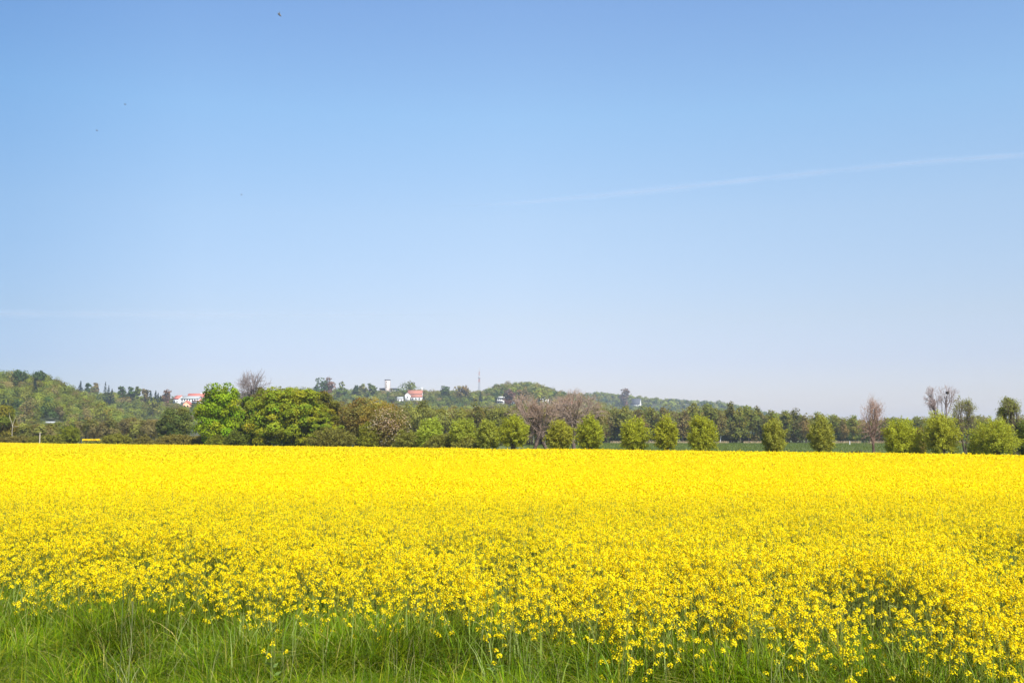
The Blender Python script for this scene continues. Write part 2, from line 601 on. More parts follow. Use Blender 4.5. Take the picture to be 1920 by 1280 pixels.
g = MB()
rng = np.random.default_rng(77)
X, Y = scatter(2100, 5.2, 16.5, 201, 1.3)
d = Y - front_edge(X)
tuft = np.clip(1.7 * (vnoise(X, Y, 41, 0.42) * .6 + vnoise(X, Y, 42, 0.17) * .4) - .36, 0, 1)
k = (rng.random(len(d)) < sst(1.8, -0.2, d) * 0.9 + 0.10 * (d < 3.2)) & (rng.random(len(d)) < 0.16 + 1.1 * tuft)
X, Y, d, tuft = X[k], Y[k], d[k], tuft[k]
L = (0.17 + 0.46 * tuft + 0.14 * sst(-1.2, 0.3, d)) * rng.uniform(0.6, 1.25, len(X))
az = rng.normal(0.0, 1.3, len(X)) + 5 * vnoise(X, Y, 43, 0.6)
blades(g, X, Y, L, rng.uniform(.003, .0085, len(X)), np.abs(rng.normal(1.0, 0.5, len(X))), rng, grass_col(len(X), rng) * np.array([.90, .90, .7]) * (.5 + .9 * vnoise(X, Y, 46, .5))[:, None], az=az, K=5)
# taller, broader grey-green blades where the grass meets the crop
X, Y = scatter(165, 6.5, 18, 202, 1.3)
d = Y - front_edge(X)
pk = vnoise(X, Y, 44, 0.7)
k = (np.abs(d - 0.1) < rng.uniform(0.2, 1.7, len(d))) & (pk > 0.42)
X, Y = X[k], Y[k]
L = rng.uniform(0.42, 0.8, len(X))
base = np.array([[0.22, 0.29, 0.05], [0.16, 0.25, 0.02], [0.27, 0.33, 0.10], [0.10, 0.18, 0.006]])
blades(g, X, Y, L, rng.uniform(.005, .012, len(X)), np.abs(rng.normal(0.36, 0.28, len(X))), rng, base[rng.integers(0, 4, len(X))] * rng.uniform(.8, 1.1, (len(X), 1)))
# thin stalks with bleached seed heads
X, Y = scatter(14, 6.5, 15, 203, 1.3)
d = Y - front_edge(X)
k = (d < 0.8)
X, Y = X[k], Y[k]
L = rng.uniform(0.5, 0.8, len(X))
blades(g, X, Y, L, np.full(len(X), .0022), np.abs(rng.normal(0.25, .2, len(X))), rng, np.array([0.3, 0.29, 0.13]) * rng.uniform(.7, 1.1, (len(X), 1)))
o = g.build('verge_grass', M_grass)
tag(o, 'tangled green verge grass in front of the rapeseed along the bottom', 'grass', kind='stuff')

# ------------------------------------------------------------------ trees
BARK = np.array([0.085, 0.07, 0.055])
SPRING = np.array([1.25, 1.08, 0.75])     # young leaves: all crowns lean to yellow


def lobes_crown(mb, rng, W, D, z0, z1, nl, per, leaf, col, lobe_r=0.26, cvar=0.14, shape=1.0, droop=0.0, flat=0.75, hollow=0.45, asp=0.62):
    """a broad-leaved crown: clumps of leaf faces on lobes spread through an ellipsoid"""
    zc, hz = (z0 + z1) / 2, (z1 - z0) / 2
    d = nrm(rng.normal(size=(nl, 3)) + np.array([0, 0, 0.25]))
    rr = rng.uniform(hollow, 0.9, nl)[:, None]
    s = (W + D) / 4 * lobe_r * rng.uniform(0.7, 1.3, nl)
    prof = 1.0 - (1 - shape) * np.clip(d[:, 2:3], 0, 1)
    C = d * rr * np.array([W / 2, D / 2, hz]) * np.concatenate([prof, prof, np.ones_like(prof)], 1)
    C *= 1.0 - lobe_r * 0.55
    C[:, 2] += zc
    N = nl * per
    i = np.repeat(np.arange(nl), per)
    e = nrm(rng.normal(size=(N, 3)) + np.array([0, 0, 0.3]))
    p = C[i] + e * (s[i] * rng.uniform(0.35, 1.1, N) ** 0.6)[:, None] * np.array([1.15, 1.15, flat])
    p[:, 2] -= droop * np.abs(e[:, 0]) * s[i]
    fx = (W / 2) / np.percentile(np.abs(p[:, 0]), 99.4)
    fy = (D / 2) / np.percentile(np.abs(p[:, 1]), 98.5)
    lo, hi = np.percentile(p[:, 2], (1, 99.3))
    sc, of = (z1 - z0) / (hi - lo), np.array([0, 0, 1.0])
    for q in (p, C):
        q[:, 0] *= fx
        q[:, 1] *= fy
        q[:, 2] = z0 + (q[:, 2] - lo) * sc
    nn = e * 0.8 + rng.normal(0, 0.55, (N, 3)) + np.array([0, 0, 0.35]) + d[i] * 0.4
    cl = np.asarray(col) * (1 + cvar * rng.normal(size=(nl, 1)))[i] * rng.uniform(0.75, 1.25, (N, 1))
    cl[:, 0] *= (1 + 0.12 * rng.normal(size=nl))[i]
    cl = cl * SPRING if np.asarray(col)[1] > np.asarray(col)[2] * 1.8 else cl
    L = leaf * rng.uniform(0.65, 1.35, N)
    cards(mb, p, nn, L, L * asp, np.clip(cl, 0.004, 1), rng)
    return C


def limb(mb, a, b, r0, r1, rng, segs=4, k=6, bend=0.08, col=BARK):
    a, b = np.asarray(a, float), np.asarray(b, float)
    t = np.linspace(0, 1, segs + 1)[:, None]
    L = np.linalg.norm(b - a)
    p = a + (b - a) * t + rng.normal(0, bend * L, (segs + 1, 3)) * (t * (1 - t) * 2)
    p[:, 2] += L * 0.10 * (t * (1 - t))[:, 0]
    r = r0 + (r1 - r0) * t[:, 0]
    tubes(mb, p[:-1], p[1:] + (p[1:] - p[:-1]) * 0.04, r[:-1], r[1:], k, np.tile(col, (segs, 1)) * rng.uniform(.8, 1.2, (segs, 1)))


def shoots_crown(mb, tw, rng, W, D, z0, z1, head, ns, per, leaf, col, low=-0.35, cvar=0.12, twig=(0.16, 0.13, 0.05), asp=0.3, twr=0.012, jit=0.12):
    """a pollard willow or bush: many thin leafy shoots fanning out from the head to an egg-shaped outline"""
    zc, hz = (z0 + z1) / 2, (z1 - z0) / 2
    d = rng.normal(size=(ns * 3, 3))
    d = nrm(d)
    d = d[d[:, 2] > low][:ns]
    ns = len(d)
    lump = 1 + 0.13 * np.sin(3 * np.arctan2(d[:, 1], d[:, 0]) + rng.uniform(0, 6)) * (1 - d[:, 2] ** 2) + 0.12 * np.sin(5 * d[:, 0] + rng.uniform(0, 6)) * np.sin(4 * d[:, 2] + rng.uniform(0, 6))
    E = d * np.array([W / 2, D / 2, hz]) * (rng.uniform(0.72, 1.06, ns) * lump)[:, None] + np.array([0, 0, zc])
    E[:, 2] = np.maximum(E[:, 2], 0.15)
    A = np.asarray(head, float) + rng.normal(0, 1, (ns, 3)) * np.array([.22, .22, .2]) * (W * 0.2)
    A[:, 2] = np.maximum(A[:, 2], 0.1)
    Cc = A * 0.45 + E * 0.55
    Cc[:, 2] += 0.16 * np.linalg.norm(E - A, axis=1)

    def bz(t, i):
        t = t[:, None]
        return A[i] * (1 - t) ** 2 + Cc[i] * 2 * t * (1 - t) + E[i] * t * t
    seg = np.linspace(0, 1, 5)
    for s0, s1 in zip(seg[:-1], seg[1:]):
        i = np.arange(ns)
        tubes(tw, bz(np.full(ns, s0), i), bz(np.full(ns, s1), i), twr * (1.6 - 1.2 * s0), twr * (1.6 - 1.2 * s1), 3, np.tile(np.array(twig), (ns, 1)) * rng.uniform(.7, 1.2, (ns, 1)))
    N = ns * per
    i = np.repeat(np.arange(ns), per)
    t = rng.uniform(0.18, 1.0, N) ** 0.75
    p = bz(t, i)
    tg = nrm(bz(np.minimum(t + .05, 1.05), i) - p)
    p = p + rng.normal(0, jit, (N, 3))
    al = tg + rng.normal(0, 0.45, (N, 3))
    nn = rng.normal(size=(N, 3)) + d[i] * 0.5 + np.array([0, 0, .4])
    cl = np.asarray(col) * (1 + cvar * rng.normal(size=(ns, 1)))[i] * rng.uniform(.75, 1.25, (N, 1))
    L = leaf * rng.uniform(.7, 1.3, N)
    cards(mb, p, nn, L, L * asp, np.clip(cl * SPRING, .004, 1), rng, along=al)


def bare_tree(mb, rng, p, d, L, r, depth, col, spread=0.55, up=0.18, k=5, kids=(2, 4), shrink=0.72, rmin=0.012, out=None, limit=None):
    """recursive bare branching"""
    stack = [(np.asarray(p, float), nrm(np.asarray(d, float)), L, r, depth)]
    S0, S1, R0, R1, DP = [], [], [], [], []
    while stack:
        p, d, L, r, dep = stack.pop()
        segs = 3 if dep > 1 else 2
        for s in range(segs):
            d = nrm(d + rng.normal(0, 0.10, 3) + np.array([0, 0, up * 0.35]))
            q = p + d * L / segs
            r1 = max(rmin * 0.7, r * (0.86 if dep > 0 else 0.6))
            S0.append(p), S1.append(q), R0.append(r), R1.append(r1), DP.append(dep)
            p, r = q, r1
            if dep > 0 and s >= (1 if dep > 3 else 0):
                for _ in range(rng.integers(*kids) if s == segs - 1 else rng.integers(0, 2) + (dep <= 2)):
                    x = nrm(d + rng.normal(0, spread, 3) + np.array([0, 0, up]))
                    stack.append((p, x, L * shrink * rng.uniform(.75, 1.15), max(rmin, r * rng.uniform(.55, .8)), dep - 1))
    S0, S1, R0, R1, DP = map(np.array, (S0, S1, R0, R1, DP))
    thick = R0 > 0.05
    cc = np.tile(np.asarray(col), (len(S0), 1)) * rng.uniform(.8, 1.2, (len(S0), 1))
    tubes(mb, S0[thick], S1[thick], R0[thick], R1[thick], k, cc[thick])
    tubes(mb, S0[~thick], S1[~thick], R0[~thick], R1[~thick], 3, cc[~thick])
    return S1[DP <= 1]


def conifer_crown(mb, rng, W, z0, z1, layers, per, leaf, col, open_=0.2):
    t = np.repeat(np.linspace(0, 1, layers), per)
    N = len(t)
    th = rng.uniform(0, 6.28, N)
    R = W / 2 * (1 - t) ** 0.8 * rng.uniform(0.35, 1.1, N) + 0.1
    p = np.stack([np.cos(th) * R, np.sin(th) * R, z0 + (z1 - z0) * (t + rng.uniform(-.5, .5, N) / layers) - 0.25 * R], 1)
    out = np.stack([np.cos(th), np.sin(th), np.full(N, -0.35)], 1)
    nn = np.cross(out, np.stack([-np.sin(th), np.cos(th), np.zeros(N)], 1)) + rng.normal(0, .4, (N, 3))
    L = leaf * rng.uniform(.7, 1.3, N) * (1.15 - 0.6 * t)
    cards(mb, p, nn, L, L * 0.5, np.asarray(col) * rng.uniform(.7, 1.25, (N, 1)), rng, along=out)


def tree_root(name, label, cat, px, Y, group=None, zb=None):
    X = (px - 960) / F * Y
    z = float(terrain(X, Y)) if zb is None else zb
    return tag(empty(name, (X, Y, max(z, 0.0))), label, cat, group)


def h_above(root, py):
    return zat(py, root.location.y) - root.location.z


def edge_Y(px, extra=3.0):
    """distance of a plant standing `extra` metres behind the far edge of the crop, seen at px"""
    s = (px - 960) / F
    Y = (218 - 0.883 * 112) / (1 + 0.883 * s)
    return Y + extra


# --- pollard willows along the far edge of the crop
WIL = [  # px, width px, top py, label, tint
    (807, 52, 781, 'smallest yellow-green willow with two pointed tops, right of the pale blossoming tree', (0.17, 0.235, 0.03)),
    (868, 56, 783, 'ragged yellow-green willow, left half of the joined pair beside the big round willow', (0.18, 0.235, 0.03)),
    (915, 46, 784, 'dull green willow squeezed against the left side of the big round willow', (0.16, 0.2, 0.028)),
    (964, 62, 774, 'big round willow left of the two leaning bare trees', (0.19, 0.235, 0.02)),
    (1050, 52, 784, 'brown-tinged loose willow right beside the two leaning bare trees', (0.17, 0.195, 0.022)),
    (1106, 56, 778, 'tall rounded willow just right of the bare brown trees, with a dark stub trunk', (0.175, 0.22, 0.018)),
    (1187, 56, 780, 'round willow with its dark trunk base showing, left of the matching close pair partner', (0.165, 0.205, 0.016)),
    (1248, 50, 778, 'egg-shaped willow, third left of the white-stemmed birch counting inward', (0.17, 0.205, 0.018)),
    (1314, 58, 776, 'broad willow immediately left of the white-stemmed birch', (0.175, 0.215, 0.018)),
    (1448, 44, 782, 'narrow sparse willow standing alone in front of the meadow right of the birch', (0.165, 0.195, 0.03)),
    (1538, 48, 780, 'pale sparse willow, second left of the pinkish leafless tree', (0.17, 0.2, 0.035)),
    (1685, 72, 782, 'wide bright willow right beside the pinkish leafless tree', (0.18, 0.225, 0.018)),
    (1761, 74, 768, 'large willow below the tall bare tree holding a nest', (0.17, 0.205, 0.022)),
    (1862, 92, 780, 'widest bushy willow near the right edge of the view', (0.165, 0.205, 0.02)),
]
WIL[6] = (1187, 56, 780, 'round willow between the tall rounded willow and the egg-shaped willow', (0.165, 0.205, 0.016))
WIL[7] = (1248, 50, 778, 'egg-shaped willow, second left of the white-stemmed birch', (0.17, 0.205, 0.018))
WIL[10] = (1538, 48, 780, 'pale sparse willow alone in the meadow gap left of the pinkish leafless tree', (0.17, 0.2, 0.035))
for n_, (px, wp, py, lab, col) in enumerate(WIL):
    rng = np.random.default_rng(300 + n_)
    Y = edge_Y(px, 3.5)
    r = tree_root('willow_tree', lab, 'willow tree', px, Y, 'willows along the far edge of the rapeseed')
    W, H = wid(wp, Y), h_above(r, py)
    cr, tw, tk = MB(), MB(), MB()
    th = 0.33 * H
    shoots_crown(cr, tw, rng, W, W * 0.95, 0.1 * H, H, (0, 0, th), 260, 62, 0.00105 * Y, np.array(col) * np.array([1.52, 1.56, 2.1]), low=-0.8, jit=0.11, asp=0.3)
    limb(tk, (0, 0, -0.1), (rng.normal(0, .1), 0, th), 0.34, 0.26, rng, 4, 8, 0.03)
    for _ in range(7):
        a = rng.uniform(0, 6.28)
        limb(tk, (0, 0, th * 0.9), (math.cos(a) * W * .22, math.sin(a) * W * .22, th + H * rng.uniform(.1, .3)), 0.11, 0.04, rng, 3, 5)
    tk.build('trunk', M_bark, r)
    c = cr.build('crown', M_leaf, r)
    tw.build('twigs', M_bark, c)


# --- broad trees of the clump on the left
def broad_tree(name, lab, cat, px, Y, wp, py, z0f, nl, per, leaf, col, seed, trunks=((0, 0),), group=None, tr=0.25, **kw):
    rng = np.random.default_rng(seed)
    r = tree_root(name, lab, cat, px, Y, group)
    W, H = wid(wp, Y), h_above(r, py)
    cr, tk = MB(), MB()
    C = lobes_crown(cr, rng, W, kw.pop('D', W), H * z0f, H, nl, per, leaf, col, **kw)
    for tx, ty in trunks:
        fork = np.array([tx * 0.8, ty, H * (z0f + 0.12)])
        t1 = MB()
        limb(t1, (tx, ty, -0.1), fork, tr, tr * .75, rng, 4, 8, 0.03)
        t1.build('trunk', M_bark, r)
        near = C[np.argsort(np.linalg.norm(C[:, :2] - fork[:2], axis=1) + rng.uniform(0, W * .4, len(C)))][:9]
        for q in near:
            limb(tk, fork, q, tr * .4, tr * .1, rng, 4, 5, 0.08)
    cw = cr.build('crown', M_leaf, r)
    tk.build('limbs', M_bark, cw)
    return r


broad_tree('maple_tree', 'bright lime-green maple with two dark trunks, left end of the dense clump', 'tree', 413, 168, 90, 725, 0.14, 260, 110, 0.17, (0.175, 0.29, 0.010), 431,
           trunks=((0.5, 0), (-0.9, 0.3), (1.7, .4)), tr=0.3, lobe_r=0.16, hollow=0.2, cvar=.13)
broad_tree('leafy_tree', 'mid-green tree between the lime-green maple and the large spreading tree', 'tree', 478, 172, 84, 746, 0.0, 120, 150, 0.18, (0.125, 0.18, 0.018), 402, trunks=((0, 0), (1.2, 0)), tr=.28, lobe_r=.15, cvar=.18)
broad_tree('spreading_tree', 'largest spreading yellow-green tree in the middle of the dense clump', 'tree', 545, 164, 146, 732, 0.0, 420, 110, 0.2, (0.185, 0.25, 0.018), 403,
           trunks=((-1, 0), (1.5, .5)), tr=.32, flat=0.55, lobe_r=0.135, hollow=0.2, cvar=.13, D=10.0)
broad_tree('olive_tree_dense', 'dark olive round-topped tree rising behind the right of the dense clump', 'tree', 590, 176, 98, 737, 0.0, 140, 150, 0.19, (0.10, 0.115, 0.016), 404, trunks=((0, 0),), tr=.3, lobe_r=.15, cvar=.18)
broad_tree('low_leafy_tree', 'low bright yellow-green tree at the right foot of the dense clump', 'tree', 612, 157, 62, 768, 0.02, 90, 140, 0.16, (0.165, 0.22, 0.018), 405, trunks=((0, 0),), tr=.2, flat=.55, lobe_r=.15, cvar=.18)
bpy.data.objects['olive_tree_dense'].name = 'rounded_tree'
broad_tree('alder_tree', 'dull brown-green tree filling the gap above the dense clump beneath the bare grey tree', 'tree', 497, 186, 66, 728, 0.2, 30, 260, 0.17, (0.12, 0.125, 0.042), 406, tr=.25)
broad_tree('alder_tree', 'thin olive-brown tree behind the blossoming tree, right of the dense clump', 'tree', 672, 165, 82, 748, 0.05, 50, 220, 0.17, (0.16, 0.155, 0.05), 407, trunks=((0, 0), (-1.5, .3)), tr=.2, lobe_r=.3)
broad_tree('alder_tree', 'bronze-tinted tree directly behind the left of the blossoming tree', 'tree', 712, 160, 80, 752, 0.08, 46, 220, 0.16, (0.195, 0.17, 0.04), 408, trunks=((0, 0),), tr=.2, lobe_r=.3)
# blossoming tree
rng = np.random.default_rng(409)
r = tree_root('blossoming_tree', 'pale pink blossoming tree with a dark forked trunk, right of the clump', 'tree', 728, 143, None)
W, H = wid(88, 143), h_above(r, 766)
cr, tk = MB(), MB()
C = lobes_crown(cr, rng, W, W * .8, H * .22, H, 44, 80, 0.11, (0.46, 0.36, 0.25), lobe_r=.36, cvar=.1)
lobes_crown(cr, rng, W * .95, W * .8, H * .15, H * .97, 40, 150, 0.13, (0.15, 0.15, 0.04), lobe_r=.36)
limb(tk, (0, 0, -.1), (0.2, 0, H * .34), .25, .2, rng, 4, 8, .03)
for q in C[:16]:
    limb(tk, (0.2, 0, H * .32), q, .1, .03, rng, 4, 5, .08)
tk.build('trunk', M_bark, r)
cr.build('crown', M_leaf, r)

# --- bare trees
def crown_limbs(mb, rng, base, fork, W, zlow, H, cx, nums, radii, col, upw=0.12, D=None):
    """bare branching grown out to a rounded outline: limbs, boughs, branches and twigs; returns the twig ends"""
    D = D or W * .85
    zc, hz = (zlow + H) / 2, (H - zlow) / 2
    cen = np.array([cx, base[1], zc])
    ax = np.array([W / 2, D / 2, hz])

    def grow(A, E, r0, r1, sag, k, shade=1.0):
        n = len(A)
        L = np.linalg.norm(E - A, axis=1, keepdims=True)
        M = (A + E) / 2 + rng.normal(0, .05, (n, 3)) * L + np.array([0, 0, -1.0]) * L * sag * .6
        q = lambda t: A * (1 - t) ** 2 + M * 2 * t * (1 - t) + E * t * t
        ts = np.linspace(0, 1, 4)
        for i in range(3):
            tubes(mb, q(ts[i]), q(ts[i + 1]) + (q(ts[i + 1]) - q(ts[i])) * .03, r0 + (r1 - r0) * ts[i], r0 + (r1 - r0) * ts[i + 1], k, np.tile(col * shade, (n, 1)) * rng.uniform(.75, 1.2, (n, 1)))
        return q

    n1, n2, n3, n4 = nums
    d1 = nrm(rng.normal(size=(n1, 3)) + np.array([0, 0, .55]))
    t0 = rng.uniform(.55, 1.0, (n1, 1))
    A1 = np.asarray(base) * (1 - t0) + np.asarray(fork) * t0
    E1 = cen + d1 * ax * rng.uniform(.3, .62, (n1, 1))
    q1 = grow(A1, E1, radii[0], radii[1], upw, 5, .45)
    i2 = np.repeat(np.arange(n1), n2)
    t = rng.uniform(.35, 1.0, (len(i2), 1))
    A2 = (A1 * (1 - .0))[i2] * 0 + (lambda tt: (A1[i2] * (1 - tt) ** 2 + ((A1 + E1) / 2)[i2] * 2 * tt * (1 - tt) + E1[i2] * tt * tt))(t)
    d2 = nrm(d1[i2] + rng.normal(0, .6, (len(i2), 3)) + np.array([0, 0, .15]))
    E2 = cen + d2 * ax * rng.uniform(.62, .86, (len(i2), 1))
    grow(A2, E2, radii[1] * .9, radii[2], upw, 4, .7)
    i3 = np.repeat(np.arange(len(i2)), n3)
    t = rng.uniform(.25, 1.0, (len(i3), 1))
    A3 = A2[i3] * (1 - t) + E2[i3] * t
    d3 = nrm(d2[i3] + rng.normal(0, .26, (len(i3), 3)) + np.array([0, 0, .06]))
    lump = 1 + .09 * np.sin(7 * np.arctan2(d3[:, 2], d3[:, 0]) + rng.uniform(0, 6))
    E3 = cen + d3 * ax * (rng.uniform(.84, 1.03, len(i3)) * lump)[:, None]
    grow(A3, E3, radii[2] * .9, radii[3], upw * .5, 3)
    i4 = np.repeat(np.arange(len(i3)), n4)
    t = rng.uniform(.3, 1.0, (len(i4), 1))
    A4 = A3[i4] * (1 - t) + E3[i4] * t
    E4 = A4 + nrm(nrm(E3 - A3)[i4] + rng.normal(0, .3, (len(i4), 3)) + np.array([0, 0, .2])) * (hz * rng.uniform(.12, .28, (len(i4), 1)))
    tubes(mb, A4, E4, radii[3], radii[3] * .6, 3, np.tile(col, (len(i4), 1)) * rng.uniform(.8, 1.25, (len(i4), 1)))
    return E4


def make_bare(name, lab, px, Y, seed, col, stems, nums=(8, 6, 6, 6), radii=(.14, .06, .032, .018), leaves=None, tr=.26, upw=.1):
    """stems: (foot px, fork px, fork py, crown px, crown width px, crown top py, crown low py)"""
    rng = np.random.default_rng(seed)
    col = np.asarray(col)
    r = tree_root(name, lab, 'bare tree', px, Y)
    tw, cr = MB(), MB()
    xo = lambda q: wid(q - px, Y)
    ends = []
    for (fp, kp, ky, cp, cw, ct, cl) in stems:
        yy = rng.normal(0, .5)
        base, fork = np.array([xo(fp), yy, -.15]), np.array([xo(kp), yy, h_above(r, ky)])
        tk = MB()
        limb(tk, base, fork + (fork - base) * .03, tr, tr * .7, rng, 5, 8, .03, col=col * .4)
        tk.build('trunk', M_bark, r)
        ends.append(crown_limbs(tw, rng, base, fork, wid(cw, Y), h_above(r, cl), h_above(r, ct), xo(cp), nums, radii, col, upw))
    ends = np.concatenate(ends)
    tw.build('branches', M_bark, r)
    if leaves:
        num, size, lc = leaves
        p = ends[rng.integers(0, len(ends), num)] + rng.normal(0, .15, (num, 3))
        cards(cr, p, rng.normal(size=p.shape), size, size * .6, np.array(lc) * rng.uniform(.7, 1.3, (num, 1)), rng)
        cr.build('young_leaves', M_leaf, r)
    return r


make_bare('bare_tree', 'leafless grey tree with a rounded twiggy top rising above the dense clump', 478, 190, 501, (0.24, 0.20, 0.19), [(478, 478, 768, 478, 74, 697, 772)], nums=(12, 5, 5, 4), radii=(.17, .07, .032, .016), tr=.34)
make_bare('bare_tree', 'leaning leafless brown tree whose trunks cross behind the big round willow', 1010, 128, 502, (0.32, 0.235, 0.185), [(1030, 1008, 798, 985, 66, 741, 826), (998, 1014, 806, 1018, 62, 753, 820)], nums=(9, 5, 5, 4), radii=(.10, .045, .022, .012), leaves=(2600, .06, (.38, .265, .19)))
make_bare('bare_tree', 'leafless brown tree with a pale forked limb, behind the brown-tinged loose willow', 1080, 140, 503, (0.32, 0.24, 0.19), [(1076, 1074, 795, 1080, 112, 736, 815)], nums=(12, 6, 6, 5), radii=(.15, .055, .025, .013), leaves=(3200, .065, (.39, .27, .195)), tr=.3)
make_bare('bare_tree', 'pinkish leafless tree with steep upright branches between the right willows', 1633, 93, 504, (0.33, 0.22, 0.175), [(1633, 1634, 822, 1634, 50, 749, 836)], nums=(13, 5, 4, 3), radii=(.05, .022, .011, .006), leaves=(900, .036, (.38, .23, .16)), tr=.14, upw=.02)
make_bare('bare_tree', 'tallest leafless tree on the right, carrying a bird nest in its fork', 1768, 112, 505, (0.31, 0.235, 0.215), [(1766, 1756, 752, 1753, 36, 724, 770), (1768, 1780, 746, 1781, 46, 720, 776), (1764, 1746, 764, 1742, 22, 748, 778)], nums=(8, 4, 4, 3), radii=(.035, .018, .010, .006), tr=.09, upw=.02)
make_bare('half_leafed_tree', 'half-leafed thin tree with several upright stems, right of the tall bare tree', 1806, 106, 506, (0.17, 0.135, 0.095), [(1806, 1800, 790, 1799, 26, 751, 815), (1807, 1813, 790, 1813, 28, 752, 825)], nums=(7, 4, 4, 3), radii=(.05, .024, .013, .008), leaves=(2600, .06, (.24, .25, .07)), tr=.12, upw=.02)
make_bare('half_leafed_tree', 'half-leafed tree with a heavy bushy top near the right edge', 1893, 104, 507, (0.15, 0.12, 0.08), [(1896, 1892, 775, 1889, 34, 747, 774), (1897, 1902, 790, 1899, 24, 755, 815), (1895, 1882, 775, 1880, 18, 764, 784)], nums=(7, 4, 4, 3), radii=(.06, .026, .013, .008), leaves=(3600, .065, (.22, .24, .055)), tr=.15, upw=.02)
# nest
rng = np.random.default_rng(508)
pn = at(1776, 736, 112)
mb = MB()
a = rng.uniform(0, 6.28, 200)
rr = rng.uniform(.05, .15, 200)
p0 = np.stack([np.cos(a) * rr, np.sin(a) * rr, rng.uniform(-.1, .1, 200)], 1)
p1 = p0 + np.stack([-np.sin(a), np.cos(a), rng.normal(0, .4, 200)], 1) * .14
tubes(mb, p0, p1, .018, .01, 3, np.array([0.10, 0.08, 0.065]))
o = mb.build('bird_nest', M_bark)
o.location = pn
tag(o, 'dark ball-shaped twig nest high in the tall leafless tree', 'bird nest')

# --- shrubs and left-hand trees
SHR = [  # name, px, extra depth behind crop edge, width px, top py, label, col, kind
    ('sage_bush', 625, 2, 92, 799, 'broad grey-green bush spilling from the right foot of the dense clump', (0.145, 0.155, 0.045)),
    ('leafy_bush', 690, 3, 40, 792, 'narrow yellow-green bush left of the blossoming tree trunk', (0.15, 0.175, 0.022)),
    ('sage_bush', 772, 3, 76, 804, 'low grey-green bush between the blossoming tree and smallest willow', (0.14, 0.16, 0.04)),
    ('sage_bush', 826, 1, 66, 812, 'low grey-green bush below the smallest willow', (0.15, 0.17, 0.045)),
    ('sage_bush', 874, 1, 54, 817, 'pale low bush below the joined pair of willows', (0.17, 0.19, 0.05)),
    ('sage_bush', 345, 5, 120, 814, 'long low grey-green bush left of the maple trunks', (0.14, 0.135, 0.045)),
    ('leafy_bush', 446, 2, 44, 806, 'small dark bush between the maple trunks and the dense clump', (0.08, 0.11, 0.018)),
    ('leafy_bush', 408, -1, 40, 816, 'small sparse bush around the foot of the maple trunks', (0.12, 0.15, 0.02)),
    ('sage_bush', 222, 4, 62, 813, 'domed grey-green bush between the two slivers of distant yellow field', (0.135, 0.15, 0.03)),
    ('leafy_bush', 136, 12, 38, 797, 'round-headed yellow-green bush left of the distant yellow field', (0.14, 0.175, 0.02)),
    ('sage_bush', 95, 4, 76, 815, 'low olive bush at the foot of the round-headed bush', (0.125, 0.145, 0.025)),
    ('sage_bush', 36, 4, 84, 817, 'low brownish bush at the left end of the crop edge', (0.12, 0.115, 0.035)),
    ('sage_bush', 273, 5, 46, 817, 'small low brown-green bush left of the long low bush', (0.12, 0.12, 0.04)),
    ('leafy_bush', 1918, 6, 36, 784, 'dark green bush cut off by the right edge', (0.075, 0.11, 0.02)),
    ('sage_bush', 1718, 8, 26, 800, 'thin olive bush in the gap between the wide bright and large willows', (0.15, 0.14, 0.05)),
    ('leafy_bush', 1832, 5, 40, 812, 'low bush left of the widest bushy willow', (0.13, 0.165, 0.02)),
]
for n_, (nm, px, ex, wp, py, lab, col) in enumerate(SHR):
    rng = np.random.default_rng(600 + n_)
    Y = edge_Y(px, ex + 2)
    r = tree_root(nm, lab, 'bush', px, Y, 'bushes behind the far edge of the rapeseed')
    W, H = wid(wp, Y), h_above(r, py)
    cr, tw = MB(), MB()
    shoots_crown(cr, tw, rng, W, min(W, 5.0), -0.25 * H, H, (0, 0, .2), int(170 + 9 * W), 46, .001 * Y, np.array(col) * np.array([1.15, 1.2, 1.15]), low=-.05, jit=.12, asp=.4, twr=.01)
    cr.build('foliage', M_leaf, r)
    tw.build('twigs', M_bark, r)

broad_tree('olive_green_tree', 'yellow-olive tree at the left edge of the view', 'tree', 4, 236, 62, 762, .03, 44, 320, .22, (.15, .17, .022), 701, tr=.25)
broad_tree('birch_tree', 'dull green leafy tree with a pale stem, left beside the lime-green maple', 'tree', 330, 240, 62, 766, .08, 46, 240, .21, (.11, .15, .036), 702, tr=.18)
broad_tree('dark_round_tree', 'small dark green round tree left of the maple, lower than its neighbour', 'tree', 313, 232, 36, 785, .05, 26, 150, .3, (.05, .075, .015), 703, tr=.18)

# pale dead tree by the left edge
rng = np.random.default_rng(710)
r = tree_root('dead_tree', 'pale forked dead tree beside the yellow-olive tree at left', 'dead tree', 27, 226)
H = h_above(r, 774)
tk, tw = MB(), MB()
pc = np.array([.34, .30, .22])
limb(tk, (0, 0, -.1), (0, 0, H * .62), .11, .08, rng, 4, 6, .02, col=pc)
for dx, dz in ((-.9, 1), (.8, .95), (-.3, .8), (1.5, .62)):
    limb(tw, (0, 0, H * .6), (dx, rng.normal(0, .3), H * dz), .06, .02, rng, 4, 5, .08, col=pc)
tk.build('trunk', M_bark, r)
tw.build('branches', M_bark, r)

